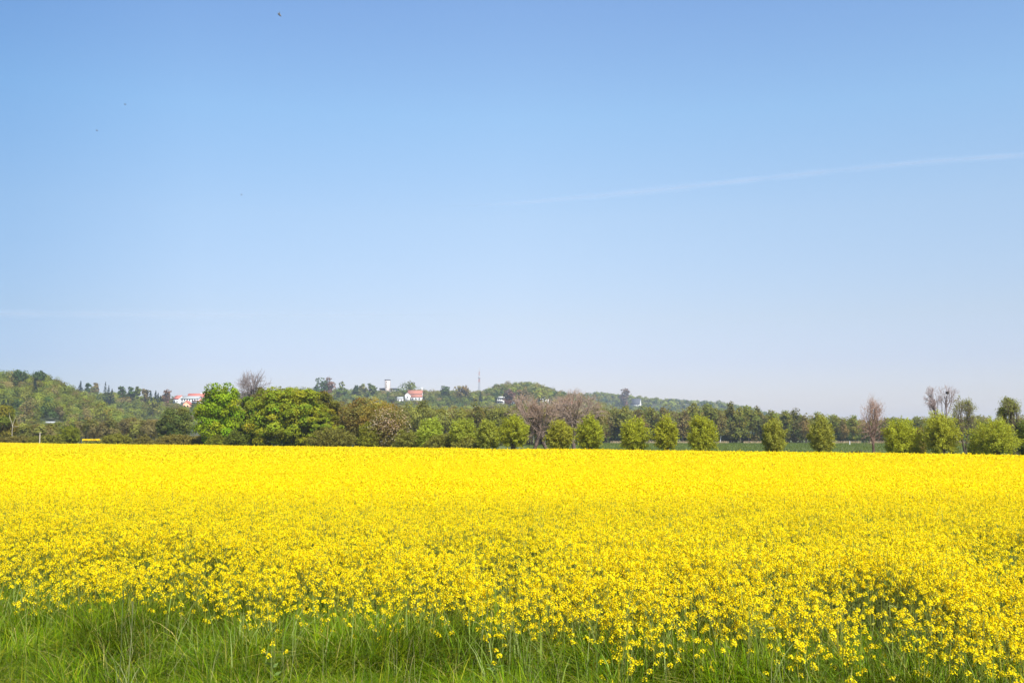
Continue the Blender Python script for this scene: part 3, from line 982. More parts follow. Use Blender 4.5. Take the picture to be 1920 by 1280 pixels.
# ------------------------------------------------------------------ wood behind the meadow
def wood_proto(seed, W, H, z0f, nl, per, leaf, col, bark=(.09, .075, .06), lobe_r=.33, twiggy=0):
    rng = np.random.default_rng(seed)
    cr, tk = MB(), MB()
    C = lobes_crown(cr, rng, W, W, H * z0f, H, nl, per, leaf, col, lobe_r=lobe_r, hollow=.3, shape=.75, cvar=.16)
    limb(tk, (0, 0, -.3), (rng.normal(0, .2), 0, H * .75), .17, .06, rng, 5, 5, .012, col=np.array(bark))
    for q in C[::3]:
        limb(tk, (0, 0, max(.2 * H, q[2] - H * .22)), q, .06, .02, rng, 3, 4, .06, col=np.array(bark))
    return cr.mesh('crown', M_leaf), tk.mesh('trunk', M_bark)


PROTO = {
    'green': wood_proto(801, 5.6, 11.5, .2, 40, 46, .34, (.158, .188, .044)),
    'deep': wood_proto(802, 5.0, 12.0, .12, 44, 48, .34, (.105, .132, .04)),
    'olive': wood_proto(803, 6.0, 11.0, .18, 40, 40, .34, (.165, .2, .048)),
    'brown': wood_proto(804, 6.2, 11.0, .22, 40, 34, .3, (.165, .155, .072)),
    'pale': wood_proto(805, 5.0, 10.5, .15, 38, 34, .32, (.17, .20, .075)),
}
WOODTOP = [(560, 752), (640, 752), (700, 758), (800, 756), (860, 758), (930, 760), (1100, 758), (1150, 757), (1250, 757), (1340, 756), (1400, 762), (1450, 768), (1530, 771), (1570, 777), (1700, 779), (1800, 776), (1960, 776), (2300, 778)]


def wood_top(px):
    xs, ys = zip(*WOODTOP)
    return np.interp(px, xs, ys)


ROW = [  # px, kind, dy (top relative to the wood's top), label
    (1136, 'brown', 8, 'grey-brown alder in the gap right of the tall rounded willow, left stem'),
    (1152, 'deep', 14, 'dark small alder in the gap right of the tall rounded willow, right stem'),
    (1172, 'olive', 2, 'olive treetop showing above the left half of the round willow'),
    (1200, 'brown', 4, 'brown treetop showing above the right half of the round willow'),
    (1222, 'olive', 5, 'olive alder in the slim gap left of the egg-shaped willow'),
    (1246, 'brown', 0, 'brown treetop directly above the egg-shaped willow'),
    (1279, 'brown', 8, 'brown alder in the slim gap right of the egg-shaped willow'),
    (1302, 'olive', -2, 'olive treetop above the left of the broad willow'),
    (1328, 'green', 2, 'green treetop above the right of the broad willow'),
    (1368, 'deep', 0, 'dark green tree immediately right of the white-stemmed birch'),
    (1386, 'olive', 2, 'olive tree second to the right of the white-stemmed birch'),
    (1402, 'green', 0, 'green tree midway between the birch and the narrow sparse willow'),
    (1420, 'deep', 2, 'dark green tree touching the left side of the narrow sparse willow'),
    (1446, 'olive', 0, 'olive-brown treetop above the narrow sparse willow'),
    (1472, 'green', 2, 'green tree touching the right side of the narrow sparse willow'),
    (1490, 'deep', 0, 'tall dark-topped tree midway between the narrow and pale sparse willows'),
    (1508, 'brown', 3, 'grey-brown tree touching the left side of the pale sparse willow'),
    (1532, 'green', 2, 'green treetop above the pale sparse willow'),
    (1562, 'green', 2, 'light green tree touching the right side of the pale sparse willow'),
    (1580, 'brown', 5, 'grey-brown tree with bare lower stems in the meadow gap, middle of three'),
    (1598, 'green', 2, 'green tree at the left flank of the pinkish leafless tree'),
    (1660, 'olive', 4, 'olive tree in the notch right of the pinkish leafless tree'),
    (1718, 'green', 3, 'hazy green tree in the notch left of the large willow'),
    (1842, 'pale', 0, 'pale green tree in the notch between the two half-leafed trees'),
]
for n_, (px, kd, dy, lab) in enumerate(ROW):
    rng = np.random.default_rng(820 + n_)
    Y = 372 + rng.uniform(-4, 6)
    name = {'brown': 'alder_tree', 'olive': 'alder_tree', 'green': 'wood_edge_tree', 'deep': 'wood_edge_tree', 'pale': 'wood_edge_tree'}[kd]
    r = tree_root(name, lab, 'tree', px, Y, 'trees along the edge of the wood', zb=0.0)
    H = h_above(r, float(wood_top(px)) + dy)
    s = H / 11.5
    r.scale = (s * rng.uniform(.9, 1.15), s, s)
    r.rotation_euler.z = rng.uniform(0, 6.28)
    for nm, me in zip(('crown', 'trunk'), PROTO[kd]):
        c = bpy.data.objects.new(nm, me)
        COL.objects.link(c)
        c.parent = r
# birch with a white stem
rng = np.random.default_rng(850)
r = tree_root('birch_tree', 'slim birch with a bright white stem, right of the broad willow', 'birch tree', 1350, 366, 'trees along the edge of the wood', zb=0.0)
H = h_above(r, 776)
cr, tk = MB(), MB()
C = lobes_crown(cr, rng, 6.0, 5, H * .3, H, 36, 40, .3, (.15, .15, .055), lobe_r=.32)
wc = np.array([.72, .7, .64])
limb(tk, (-.4, 0, -.1), (.3, 0, H * .55), .17, .12, rng, 4, 6, .02, col=wc)
limb(tk, (.3, 0, H * .54), (.5, 0, H * .92), .1, .03, rng, 4, 5, .03, col=wc * .7)
for q in C[::3]:
    limb(tk, (.3, 0, max(.35 * H, q[2] - 2)), q, .05, .02, rng, 3, 4, .06, col=np.array([.2, .17, .14]))
tk.build('trunk', M_bark, r)
cr.build('crown', M_leaf, r)

PAL = {
    'spring': (.150, .205, .032), 'mid': (.105, .155, .035), 'deep': (.05, .095, .03), 'brown': (.155, .15, .07),
    'yellow': (.18, .215, .04), 'pale': (.155, .195, .08), 'conifer': (.022, .045, .026), 'red': (.17, .085, .06), 'olive': (.155, .185, .045),
}


def mass(mb, tk, X, Y, Z, H, W, colset, weights, seed, quads, leaf, trunks=False, clump=60):
    """many standing crowns gathered into one wood"""
    rng = np.random.default_rng(seed)
    N = len(X)
    names = list(colset)
    u = (vnoise(X, Y, seed, clump) * .5 + rng.random(N) * .5)
    order = np.argsort(np.argsort(u)) / max(N, 1)
    cw = np.cumsum(np.array(weights) / sum(weights))
    ci = np.searchsorted(cw, order)
    base = np.array([PAL[k] for k in names])[np.minimum(ci, len(names) - 1)] * rng.uniform(.72, 1.32, (N, 1)) * SPRING
    nl = 7
    d = nrm(rng.normal(size=(N, nl, 3)) + np.array([0, 0, .35]))
    C = d * rng.uniform(.35, .75, (N, nl, 1)) * np.stack([W / 2, W / 2, H * .46], 1)[:, None]
    C += np.stack([X, Y, Z + H * .57], 1)[:, None]
    per = max(2, quads // nl)
    e = nrm(rng.normal(size=(N, nl, per, 3)) + np.array([0, 0, .3]))
    p = C[:, :, None] + e * (W[:, None, None, None] * .25) * rng.uniform(.5, 1.1, (N, nl, per, 1))
    nn = e * .9 + rng.normal(0, .15, e.shape) + np.array([0, 0, .25]) + d[:, :, None] * .9
    m = N * nl * per
    cl = np.repeat(base, nl * per, 0) * np.repeat(1 + .12 * rng.normal(size=(N * nl, 1)), per, 0) * rng.uniform(.92, 1.08, (m, 1))
    L = leaf * rng.uniform(.7, 1.3, m)
    cards(mb, p.reshape(m, 3), nn.reshape(m, 3), L, L * .65, np.clip(cl, .003, 1), rng)
    if trunks:
        tubes(tk, np.stack([X, Y, Z - .2], 1), np.stack([X + rng.normal(0, .4, N), Y, Z + H * .7], 1), .16, .07, 4, np.array([.075, .065, .052]) * rng.uniform(.6, 1.3, (N, 1)))


def scatter_px(n, p0, p1, y0, y1, seed, gap=0.0):
    rng = np.random.default_rng(seed)
    Y = np.sqrt(rng.uniform(y0 ** 2, y1 ** 2, n))
    px = rng.uniform(p0, p1, n)
    if gap:
        X = (px - 960) / F * Y
        grid, keep = {}, []
        for i in range(n):
            a, b = int(X[i] // gap), int(Y[i] // gap)
            if all((X[i] - X[j]) ** 2 + (Y[i] - Y[j]) ** 2 > gap * gap for u in (-1, 0, 1) for v in (-1, 0, 1) for j in grid.get((a + u, b + v), ())):
                grid.setdefault((a, b), []).append(i)
                keep.append(i)
        Y, px = Y[keep], px[keep]
    return (px - 960) / F * Y, Y, px


# the mixed wood on the right, behind its front row
rng = np.random.default_rng(860)
X, Y, px = scatter_px(560, 1110, 2080, 379, 450, 861)
H = (zat(wood_top(px), 372) + rng.normal(-.6, .8, len(X))) * (1 + .02 * (Y - 372) / 30)
mb = MB()
mass(mb, mb, X, Y, np.zeros(len(X)), H, rng.uniform(4.5, 7, len(X)), ('olive', 'brown', 'mid', 'spring'), (4, 2.4, 2, 2.4), 862, 240, .38, True, 25)
X2, Y2, px2 = scatter_px(420, 1110, 2080, 374, 420, 868)
mass(mb, mb, X2, Y2, np.zeros(len(X2)), rng.uniform(2, 5, len(X2)), rng.uniform(3, 5, len(X2)), ('deep', 'mid', 'brown'), (3, 2, 1), 869, 90, .45, False, 20)
tag(mb.build('mixed_wood', M_leaf), 'mixed green and brown wood behind the meadow on the right', 'wood', kind='stuff')
# the alder wood in the middle
X, Y, px = scatter_px(330, 585, 1130, 270, 335, 863)
H = zat(wood_top(px), 300) + rng.normal(-.5, .7, len(X))
mb = MB()
mass(mb, mb, X, Y, np.zeros(len(X)), H, rng.uniform(5, 7.5, len(X)), ('olive', 'brown', 'olive', 'pale'), (4, 2.0, 2, .3), 864, 420, .3, True, 30)
tag(mb.build('alder_wood', M_leaf), 'dull olive-brown alder wood behind the willows in the middle', 'wood', kind='stuff')
# the low alders on the left
X, Y, px = scatter_px(210, -60, 325, 290, 390, 865)
H = zat(np.interp(px, [-60, 30, 90, 130, 160, 230, 320], [775, 790, 795, 790, 784, 784, 782]), 330) * rng.uniform(.72, 1.08, len(X))
mb = MB()
mass(mb, mb, X, Y, np.zeros(len(X)), H, rng.uniform(3.5, 6, len(X)), ('olive', 'brown', 'brown', 'mid'), (2, 3, 2, 1.2), 866, 380, .3, True, 20)
tag(mb.build('alder_thicket', M_leaf), 'low brownish thicket below the wooded hill on the left', 'thicket', kind='stuff')

# reeds and meadow
rng = np.random.default_rng(870)
n = 9000
px = rng.uniform(1120, 1990, n)
Y = rng.uniform(361, 367, n)
k = vnoise(px, Y * 0, 71, 30) > .42
px, Y = px[k], Y[k]
mb = MB()
blades(mb, (px - 960) / F * Y, Y, rng.uniform(.5, 1.1, len(px)), np.full(len(px), .05), np.abs(rng.normal(.2, .1, len(px))), rng, np.array([.42, .33, .2]) * rng.uniform(.8, 1.15, (len(px), 1)), K=3)
tag(mb.build('reed_strip', M_grass), 'pale tan reeds at the foot of the wood beyond the meadow', 'reeds', kind='stuff')
n = 90000
X, Y, px = scatter_px(n, 985, 2020, 100, 362, 872)
k = Y > edge_Y(px, 4)
X, Y = X[k], Y[k]
mb = MB()
blades(mb, X, Y, rng.uniform(.15, .4, len(X)), np.full(len(X), .035), np.abs(rng.normal(.5, .3, len(X))), rng, np.array([.10, .14, .022]) * rng.uniform(.75, 1.25, (len(X), 1)), K=3)
tag(mb.build('meadow_grass', M_grass), 'green meadow between the willows and the wood on the right', 'meadow', kind='stuff')

# distant rapeseed sliver on the left
rng = np.random.default_rng(880)
n = 9000
X, Y, px = scatter_px(n, 159, 192, 272, 290, 881)
mb = MB()
c = np.stack([X, Y, 1.42 + .15 * vnoise(X, Y, 5, 3) + rng.normal(0, .06, n)], 1)
cards(mb, c, rng.normal(size=c.shape) + np.array([0, -.3, .8]), .13, .13, petal_col(n, rng), rng, diamond=False)
cards(mb, c - np.array([0, 0, .5]), rng.normal(size=c.shape) + np.array([0, -1, 0]), .4, .1, green_col(n, rng), rng, along=np.tile([0, 0, 1.0], (n, 1)), mat=1)
tag(mb.build('distant_rapeseed_field', [M_petal, M_stem]), 'sliver of another yellow rapeseed field seen between bushes at left', 'crop field', kind='stuff')

# ------------------------------------------------------------------ village
def topy_of(z, Y):
    ang = np.arctan((z - CAM_H) / Y) - PITCH
    return 640 - np.tan(ang) * F


def ground_D(px, py, guess, lift=0.0):
    """distance at which the hill ground (plus lift) is seen at photo height py in column px, nearest the guess"""
    Ys = np.arange(425.0, 2000.0, 3.0)
    z = terrain((px - 960) / F * Ys, Ys) + lift
    yy = topy_of(z, Ys)
    run = np.minimum.accumulate(np.concatenate([[9999], yy[:-1]]))
    ok = (yy < run + .2) & (z > lift + .5)          # not hidden by nearer ground
    if not ok.any():
        return guess
    e = np.abs(yy - py) + .004 * np.abs(Ys - guess)
    e[~ok] = 1e9
    if np.min(np.where(ok, np.abs(yy - py), 1e9)) > 3:
        return guess
    return float(Ys[np.argmin(e)])


CLEAR = []   # (px0, px1, base py, distance): what must stay open in front of houses and single trees


def windows(root, cells, mat=None):
    for (x0, x1, z0, z1, y) in cells:
        f = MB().box(x0 - .08, x1 + .08, y - .05, y + .02, z0 - .08, z1 + .08).build('window', M_white, root)
        MB().box(x0, x1, y - .09, y - .052, z0, z1).build('pane', mat or M_glass, f)


def gable_roof(mb, x0, x1, y0, y1, ze, zr, ridge='x', over=.4, t=.22, hip=0.0):
    if ridge == 'x':
        ym = (y0 + y1) / 2
        dz = (zr - ze) / (ym - y0) * over
        a = [(x0 - over, y0 - over, ze - dz), (x1 + over, y0 - over, ze - dz), (x1 + over - hip, ym, zr), (x0 - over + hip, ym, zr), (x1 + over, y1 + over, ze - dz), (x0 - over, y1 + over, ze - dz)]
    else:
        xm = (x0 + x1) / 2
        dz = (zr - ze) / (xm - x0) * over
        a = [(x0 - over, y1 + over, ze - dz), (x0 - over, y0 - over, ze - dz), (xm, y0 - over + hip, zr), (xm, y1 + over - hip, zr), (x1 + over, y0 - over, ze - dz), (x1 + over, y1 + over, ze - dz)]
    v = a + [(x, y, z + t) for x, y, z in a]
    q = [(0, 3, 2, 1), (3, 5, 4, 2), (6, 7, 8, 9), (9, 8, 10, 11), (0, 1, 7, 6), (4, 5, 11, 10), (1, 2, 8, 7), (2, 4, 10, 8), (5, 3, 9, 11), (3, 0, 6, 9)]
    mb.add(v, q, (1, 1, 1))
    if hip:
        if ridge == 'x':
            mb.add([v[i] for i in (1, 2, 4, 4, 0, 3, 5, 5)], [(0, 1, 2, 3), (4, 7, 6, 5)], (1, 1, 1))
    return mb


def gable_walls(mb, x0, x1, y0, y1, z0, ze, zr, ridge='x'):
    mb.box(x0, x1, y0, y1, z0, ze)
    if ridge == 'x':
        ym = (y0 + y1) / 2
        for x in (x0, x1):
            mb.add([(x, y0, ze), (x, y1, ze), (x, ym, zr), (x, ym, zr)], [(0, 1, 2, 3)], (1, 1, 1))
    else:
        xm = (x0 + x1) / 2
        for y in (y0, y1):
            mb.add([(x0, y, ze), (x1, y, ze), (xm, y, zr), (xm, y, zr)], [(0, 1, 2, 3)], (1, 1, 1))
    return mb


def house(name, label, px0, px1, pbase, peave, pridge, D, wallm, roofm, ridge='x', depth=8, nwin=(3, 1), chimney=None, cat='house', rz=0.0, hip=0.0, clear=True):
    D = ground_D((px0 + px1) / 2, pbase + .5, D) if D > 500 else D
    X0, X1 = (px0 - 960) / F * D, (px1 - 960) / F * D
    zb, ze, zr = zat(pbase, D), zat(peave, D), zat(pridge, D)
    gz = float(terrain((X0 + X1) / 2, D))
    root = empty(name, ((X0 + X1) / 2, D, min(gz, zb)), rz)
    o = root.location.z
    tag(root, label, cat)
    w2 = (X1 - X0) / 2
    ov = 0.4
    gable_walls(MB(), -w2 + ov, w2 - ov, 0, depth, -1.0, ze - o, zr - o - .05, ridge).build('wall', wallm, root)
    rf = gable_roof(MB(), -w2 + ov, w2 - ov, 0, depth, ze - o, zr - o, ridge, ov, hip=hip).build('roof', roofm, root)
    if chimney is not None:
        cx, ch = chimney
        MB().box(cx - .45, cx + .45, depth / 2 - .45, depth / 2 + .45, zr - o - 1.5, zr - o + ch).build('chimney', M_white, rf)
    cells = []
    cols, rows = nwin
    hh = (ze - zb)
    for rr in range(rows):
        for cc in range(cols):
            cx = -w2 + ov + (cc + .5) * (2 * w2 - 2 * ov) / cols
            cz = zb - o + (rr + .5) * hh / rows
            cells.append((cx - .6, cx + .6, cz - min(.7, hh / rows * .3), cz + min(.7, hh / rows * .3), 0))
    windows(root, cells)
    if clear:
        CLEAR.append((px0 - 1, px1 + 1, pbase, D))
    return root


# left village
house('red_roofed_house', 'small house with white walls and red roof at the left end of the left village', 323, 338, 757, 747, 741, 1000, M_white, M_brightroof, ridge='x', nwin=(2, 1), rz=-0.5)
house('long_building', 'long white building under a grey roof behind the orange house', 339, 374, 757, 747, 742, 1005, M_white, M_greyroof, depth=10, nwin=(7, 2), cat='building')
house('red_roofed_house', 'house with a long bright red roof on the skyline left of the maple', 351, 388, 748, 743.5, 737.5, 1035, M_cream, M_brightroof, depth=9, nwin=(6, 1), chimney=(3, .8))
house('orange_house', 'orange house with its gable turned to the field', 343, 357, 764, 757, 751, 950, M_orange, M_brightroof, ridge='y', nwin=(2, 1))
house('low_white_house', 'low white house with orange roof partly hidden left of the maple', 360, 378, 758, 751, 747, 975, M_cream, M_redroof, nwin=(3, 1))
# middle village
HD = ground_D(778, 751.5, 1150)
rt = house('red_roofed_house', 'large white house under a wide red roof on the middle hill', 764, 792, 751, 738, 731, 1150, M_white, M_redroof, depth=12, nwin=(5, 2), chimney=(7.2, 3.2))
o = rt.location.z
zl = lambda py, D=HD: zat(py, D) - o
xw = lambda px, D=HD: (px - 778) / F * D
gable_walls(MB(), xw(772), xw(792), -5, -.1, -1, zl(744), zl(740), 'x').build('front_wing', M_white, rt)
f = gable_roof(MB(), xw(772), xw(792), -5, -.1, zl(744), zl(740), 'x', .4).build('wing_roof', M_redroof, rt)
gable_walls(MB(), xw(760), xw(770), -4.5, -.1, -1, zl(740), zl(736), 'y').build('side_wing', M_white, rt)
gable_roof(MB(), xw(760), xw(770), -4.5, -.1, zl(740), zl(736), 'y', .35).build('side_roof', M_redroof, rt)
windows(rt, [(xw(775) - .7, xw(775) + .7, zl(749), zl(746), -5), (xw(781) - .7, xw(781) + .7, zl(749), zl(746), -5), (xw(787) - .7, xw(787) + .7, zl(749), zl(746), -5), (xw(765) - .6, xw(765) + .6, zl(746), zl(743), -4.5)])
CLEAR.append((757, 793, 752, HD - 6))
house('white_cottage', 'tiny white cottage below the left of the large red-roofed house', 744, 756, 753, 747, 743.5, 1100, M_white, M_greyroof, nwin=(2, 1))
house('small_white_house', 'small white gabled house right of the flat-roofed white house', 957, 971, 758, 753, 749, 1120, M_white, M_greyroof, ridge='y', nwin=(2, 1), rz=-.2)
house('gabled_house', 'narrow white gabled house, left of the two on the middle hill above the bare trees', 1000, 1009, 753, 746, 741, 1160, M_white, M_slate, ridge='y', nwin=(1, 1))
house('gabled_house', 'wider white gabled house with dark roof, right of its narrow neighbour above the bare trees', 1010, 1030, 753, 748, 742, 1155, M_white, M_slate, ridge='y', nwin=(3, 1), rz=.25)
house('pale_house', 'pale house with a dull red roof glimpsed through the bare brown trees', 1052, 1074, 761, 756, 752, 1120, M_white, M_redroof, nwin=(4, 1))
house('slate_roofed_house', 'house with a big dark slate roof and white gable, far right of the village', 1182, 1200, 761, 757, 747, 1300, M_white, M_slate, ridge='x', nwin=(2, 1), rz=-.5)
# flat-roofed white house
D = ground_D(940, 758.5, 1110)
rt = tag(empty('flat_roofed_house', ((940 - 960) / F * D, D, zat(758, D) - 2)), 'white flat-roofed two-storey house with dark window bands, left of the bare trees', 'house')
o = rt.location.z
w2 = wid(15, D) / 2
MB().box(-w2, w2, 0, 8, 0, zat(746, D) - o).build('wall', M_white, rt)
MB().box(-w2 - .6, w2 + .6, -.8, 8.5, zat(746, D) - o, zat(745, D) - o).build('roof', M_greyroof, rt)
MB().box(-w2 * .75, w2 * .8, 1.5, 8, zat(745, D) - o, zat(743, D) - o).build('attic_storey', M_white, rt)
MB().box(-w2 - .5, w2 * .3, -1.4, -.02, zat(751.5, D) - o, zat(750.8, D) - o).build('balcony', M_white, rt)
windows(rt, [(-w2 + .8 + i * 2.1, -w2 + 2.2 + i * 2.1, zat(y1, D) - o, zat(y0, D) - o, 0) for i in range(4) for (y0, y1) in ((747.3, 749.6), (752.6, 755.2))])
CLEAR.append((931, 950, 758, D))
# tower
D = 1165
rt = tag(empty('tower_block', ((726.5 - 960) / F * D, D, zat(745, D))), 'pale square tower with a dark rim standing above the treetops', 'tower')
o = rt.location.z
w2 = wid(9.5, D) / 2
rt.rotation_euler.z = -.45
s = .8
MB().box(-w2 * s, w2 * s, -w2 * s, w2 * s, -4, zat(713, D) - o).build('shaft', M_pink, rt)
MB().box(-w2 * s - .15, w2 * s + .15, -w2 * s - .15, w2 * s + .15, zat(713, D) - o, zat(711.5, D) - o).build('parapet', M_slate, rt)
windows(rt, [(-.5, .5, zat(y, D) - o - .6, zat(y, D) - o + .6, -w2 * s) for y in (716, 719, 722, 725)])
CLEAR.append((719, 733, 728, D))
D = 1172
rt = tag(empty('flat_building', ((729 - 960) / F * D, D, zat(745, D))), 'long low building with a dark flat roof behind the foot of the tower', 'building')
o = rt.location.z
w2 = wid(34, D) / 2
MB().box(-w2, w2, 0, 10, -4, zat(730, D) - o).build('wall', M_greyroof, rt)
MB().box(-w2 - .5, w2 + .5, -.5, 10.5, zat(730, D) - o, zat(727.3, D) - o).build('roof', M_slate, rt)
windows(rt, [(-w2 + 1 + 3 * i, -w2 + 2.8 + 3 * i, zat(733.5, D) - o, zat(731, D) - o, 0) for i in range(7)])
CLEAR.append((711, 746, 730, D))
# small sheds in the trees at left
house('long_shed', 'long low shed with a pale roof at the foot of the left hill', 85, 104, 794, 792.5, 790.3, 560, M_white, M_greyroof, depth=5, nwin=(3, 1), cat='shed')
house('white_hut', 'tiny white hut among trees right of the long pale shed', 190, 198, 801, 798.5, 796, 520, M_white, M_white, depth=3, nwin=(1, 1), cat='hut')
house('field_shed', 'small white shed with a dark roof beside the distant yellow field', 187, 197, 821, 817.8, 815.8, 292, M_white, M_slate, depth=2, nwin=(1, 1), cat='shed')

# radio mast
D = 1300
base = zat(735, D)
rt = tag(empty('radio_mast', ((898.5 - 960) / F * D, D, base)), 'tall red and white lattice radio mast on the middle hill', 'mast')
top = zat(689.5, D) - base


def lattice(mb, z0, z1, w0, w1, n, r):
    for i in range(n):
        a, b = i / n, (i + 1) / n
        za, zb = z0 + (z1 - z0) * a, z0 + (z1 - z0) * b
        wa, wb = w0 + (w1 - w0) * a, w0 + (w1 - w0) * b
        for (sx, sy), (tx, ty) in (((-1, -1), (1, -1)), ((1, -1), (1, 1)), ((1, 1), (-1, 1)), ((-1, 1), (-1, -1))):
            P = [(sx * wa, sy * wa, za), (sx * wa, sy * wa, za), (sx * wa, sy * wa, za), (tx * wa, ty * wa, za)]
            Q = [(sx * wb, sy * wb, zb), (tx * wb, ty * wb, zb), (tx * wa, ty * wa, za), (sx * wb, sy * wb, zb)]
            tubes(mb, P, Q, [r * 1.5, r, r, r], [r * 1.5, r, r, r], 4, (1, 1, 1))
    return mb


zs = [-2, top * .42, top * .56, top * .70, top * .84, top * .95]
ws = [1.3, .95, .8, .65, .5, .4]
for i in range(5):
    lattice(MB(), zs[i], zs[i + 1], ws[i], ws[i + 1], 5 if i == 0 else 3, .10).build('mast_section', [M_steel, M_mastred, M_mastwhite, M_mastred, M_mastwhite][i], rt)
tubes_mb = MB()
tubes(tubes_mb, [(0, 0, top * .95)], [(0, 0, top)], .18, .1, 6, (1, 1, 1))
tubes_mb.build('antenna', M_mastred, rt)
for i, (a, z) in enumerate(((0.3, .6), (2.4, .62), (4.4, .61), (-1.2, .74), (-1.9, .66))):
    MB().box(-.22, .22, -.12, .12, -1.1, 1.1).build('antenna_panel', M_mastwhite, rt).location = (math.cos(a) * 1.25, math.sin(a) * 1.25, top * z)
MB().box(-1.6, 1.6, -1.6, 1.6, -.12, .12).build('platform', M_steel, rt).location = (0, 0, top * .585)
CLEAR.append((893, 904, 727, D))

# ------------------------------------------------------------------ single trees that stand out on the hills
HILL = [  # name, px, D, width px, top py, base py (where it leaves the canopy), colour, kind, label
    ('spruce_tree', 16, 560, 30, 742, 772, 'conifer', 'con', 'dark spruce cluster low on the left hill by the left edge'),
    ('spruce_tree', 65, 640, 13, 709, 726, 'conifer', 'con', 'lone dark spruce standing out in the middle of the left hill'),
    ('pine_tree', 72, 655, 24, 695, 710, 'deep', 'round', 'dark flat pine on the top of the left hill, right of two on the crest'),
    ('pine_tree', 34, 655, 36, 694, 708, 'deep', 'round', 'dark pines crowning the left hill, left on the crest'),
    ('spruce_tree', 151, 940, 14, 715, 733, 'conifer', 'con', 'first dark spruce right of where the left hill drops to the skyline'),
    ('pine_tree', 165, 940, 14, 719, 733, 'deep', 'round', 'small dark pine just right of the first skyline spruce'),
    ('bare_hill_tree', 178, 940, 14, 718, 733, 'brown', 'round', 'grey-brown tree between the small skyline pine and the tall dark pine'),
    ('pine_tree', 204, 930, 24, 717, 752, 'conifer', 'con', 'tall broad dark pine, largest on the left skyline'),
    ('round_tree', 229, 935, 16, 725, 744, 'deep', 'round', 'left of two dark round trees on the skyline right of the tall pine'),
    ('round_tree', 246, 935, 17, 726, 746, 'deep', 'round', 'right of two dark round trees on the skyline right of the tall pine'),
    ('round_tree', 258, 945, 12, 725, 748, 'mid', 'round', 'green tree between the dark round pair and the village trees'),
    ('bare_hill_tree', 273, 950, 16, 730, 748, 'brown', 'round', 'pinkish brown tree left of the dark trees by the left village'),
    ('spruce_tree', 283, 945, 16, 733, 752, 'conifer', 'con', 'dark conifer left of the copper tree by the left village'),
    ('spruce_tree', 297, 945, 18, 733, 753, 'conifer', 'con', 'dark conifer touching the copper tree by the left village'),
    ('copper_tree', 312, 950, 18, 731, 750, 'red', 'round', 'copper-red tree left of the first red-roofed village house'),
    ('large_round_tree', 600, 1170, 28, 709, 740, 'deep', 'round', 'large dark green tree beside the orange-red tree on the middle hill'),
    ('copper_tree', 617, 1175, 24, 708, 735, 'red', 'round', 'orange-red tree on the middle hill skyline'),
    ('large_round_tree', 641, 1170, 26, 716, 745, 'mid', 'round', 'smooth domed green tree right of the orange-red tree'),
    ('pine_tree', 668, 1180, 16, 723, 738, 'deep', 'round', 'dark bluish tree left of the pale crowns by the tower'),
    ('pale_tree', 680, 1165, 20, 720, 738, 'pale', 'round', 'pale green round tree left of the square tower'),
    ('round_tree', 697, 1170, 18, 719, 740, 'mid', 'round', 'green tree just left of the tower building'),
    ('umbrella_tree', 766, 1185, 46, 715, 734, 'mid', 'round', 'broad umbrella-shaped tree behind the large red-roofed house'),
    ('large_round_tree', 835, 1165, 22, 724, 745, 'deep', 'round', 'dark green round tree right of the large red-roofed house'),
    ('bare_hill_tree', 866, 1180, 34, 723, 742, 'brown', 'round', 'greyish bare tree group between the dark round tree and mast'),
    ('spruce_tree', 901, 1120, 14, 735, 752, 'conifer', 'con', 'pointed dark spruce below the radio mast'),
    ('pale_tree', 892, 1100, 10, 744, 753, 'yellow', 'round', 'small yellow tree left below the pointed spruce'),
    ('copper_tree', 955, 1135, 24, 730, 748, 'red', 'round', 'brownish red tree above the small white gabled house'),
    ('bare_hill_tree', 980, 1165, 24, 727, 744, 'brown', 'round', 'purplish bare tree on the middle hill right of the red tree'),
    ('yellow_tree', 1012, 1150, 34, 730, 745, 'yellow', 'round', 'yellow-green tree above the white gabled houses'),
    ('pink_tree', 1173, 1320, 24, 729, 757, 'red', 'round', 'tall pinkish tree rising above the far ridge beside the slate roof'),
    ('yellow_tree', 195, 560, 40, 754, 785, 'yellow', 'round', 'yellow-green crown low in the middle of the left wood'),
    ('bare_hill_tree', 52, 560, 34, 746, 778, 'brown', 'round', 'brown domed tree low on the left hill'),
    ('bare_hill_tree', 288, 700, 42, 748, 775, 'olive', 'round', 'brown-olive domed tree below the copper tree'),
]
for n_, (nm, px, D, wp, py, pb, ck, kd, lab) in enumerate(HILL):
    rng = np.random.default_rng(900 + n_)
    D = ground_D(px, pb, D, 8.0)
    r = tree_root(nm, lab, 'tree', px, D)
    W, H = wid(wp, D), h_above(r, py)
    zlow = max(h_above(r, pb + 4), H * .1)
    cr, tk = MB(), MB()
    col = np.array(PAL[ck])
    if ck == 'red':
        col = np.array((.20, .115, .075)) if 'orange' in lab or 'copper-red' in lab else np.array((.17, .105, .075))
    lf = .0011 * D
    if kd == 'con':
        for q in range(1 if wp < 18 else 3):
            m2 = MB()
            conifer_crown(m2, rng, W * (.9 if q == 0 and wp < 18 else .55), zlow - 1, H * (1 - .12 * q), 12, 26, lf, col)
            off = 0 if wp < 18 else (q - 1) * W * .26
            for a in m2.v:
                a[:, 0] += off
            cr.v += m2.v
            cr.q += [x + cr.n for x in m2.q]
            cr.n += m2.n
            cr.c += m2.c
            cr.m += m2.m
    else:
        lobes_crown(cr, rng, W, W * .9, zlow - .2 * (H - zlow), H, 22, 26, lf, col, lobe_r=.34, shape=.9)
    limb(tk, (0, 0, -.5), (0, 0, H * .8), .3, .1, rng, 3, 5, .01)
    tk.build('trunk', M_bark, r)
    cr.build('crown', M_leaf, r)
    CLEAR.append((px - wp / 2, px + wp / 2, pb, D - 4))


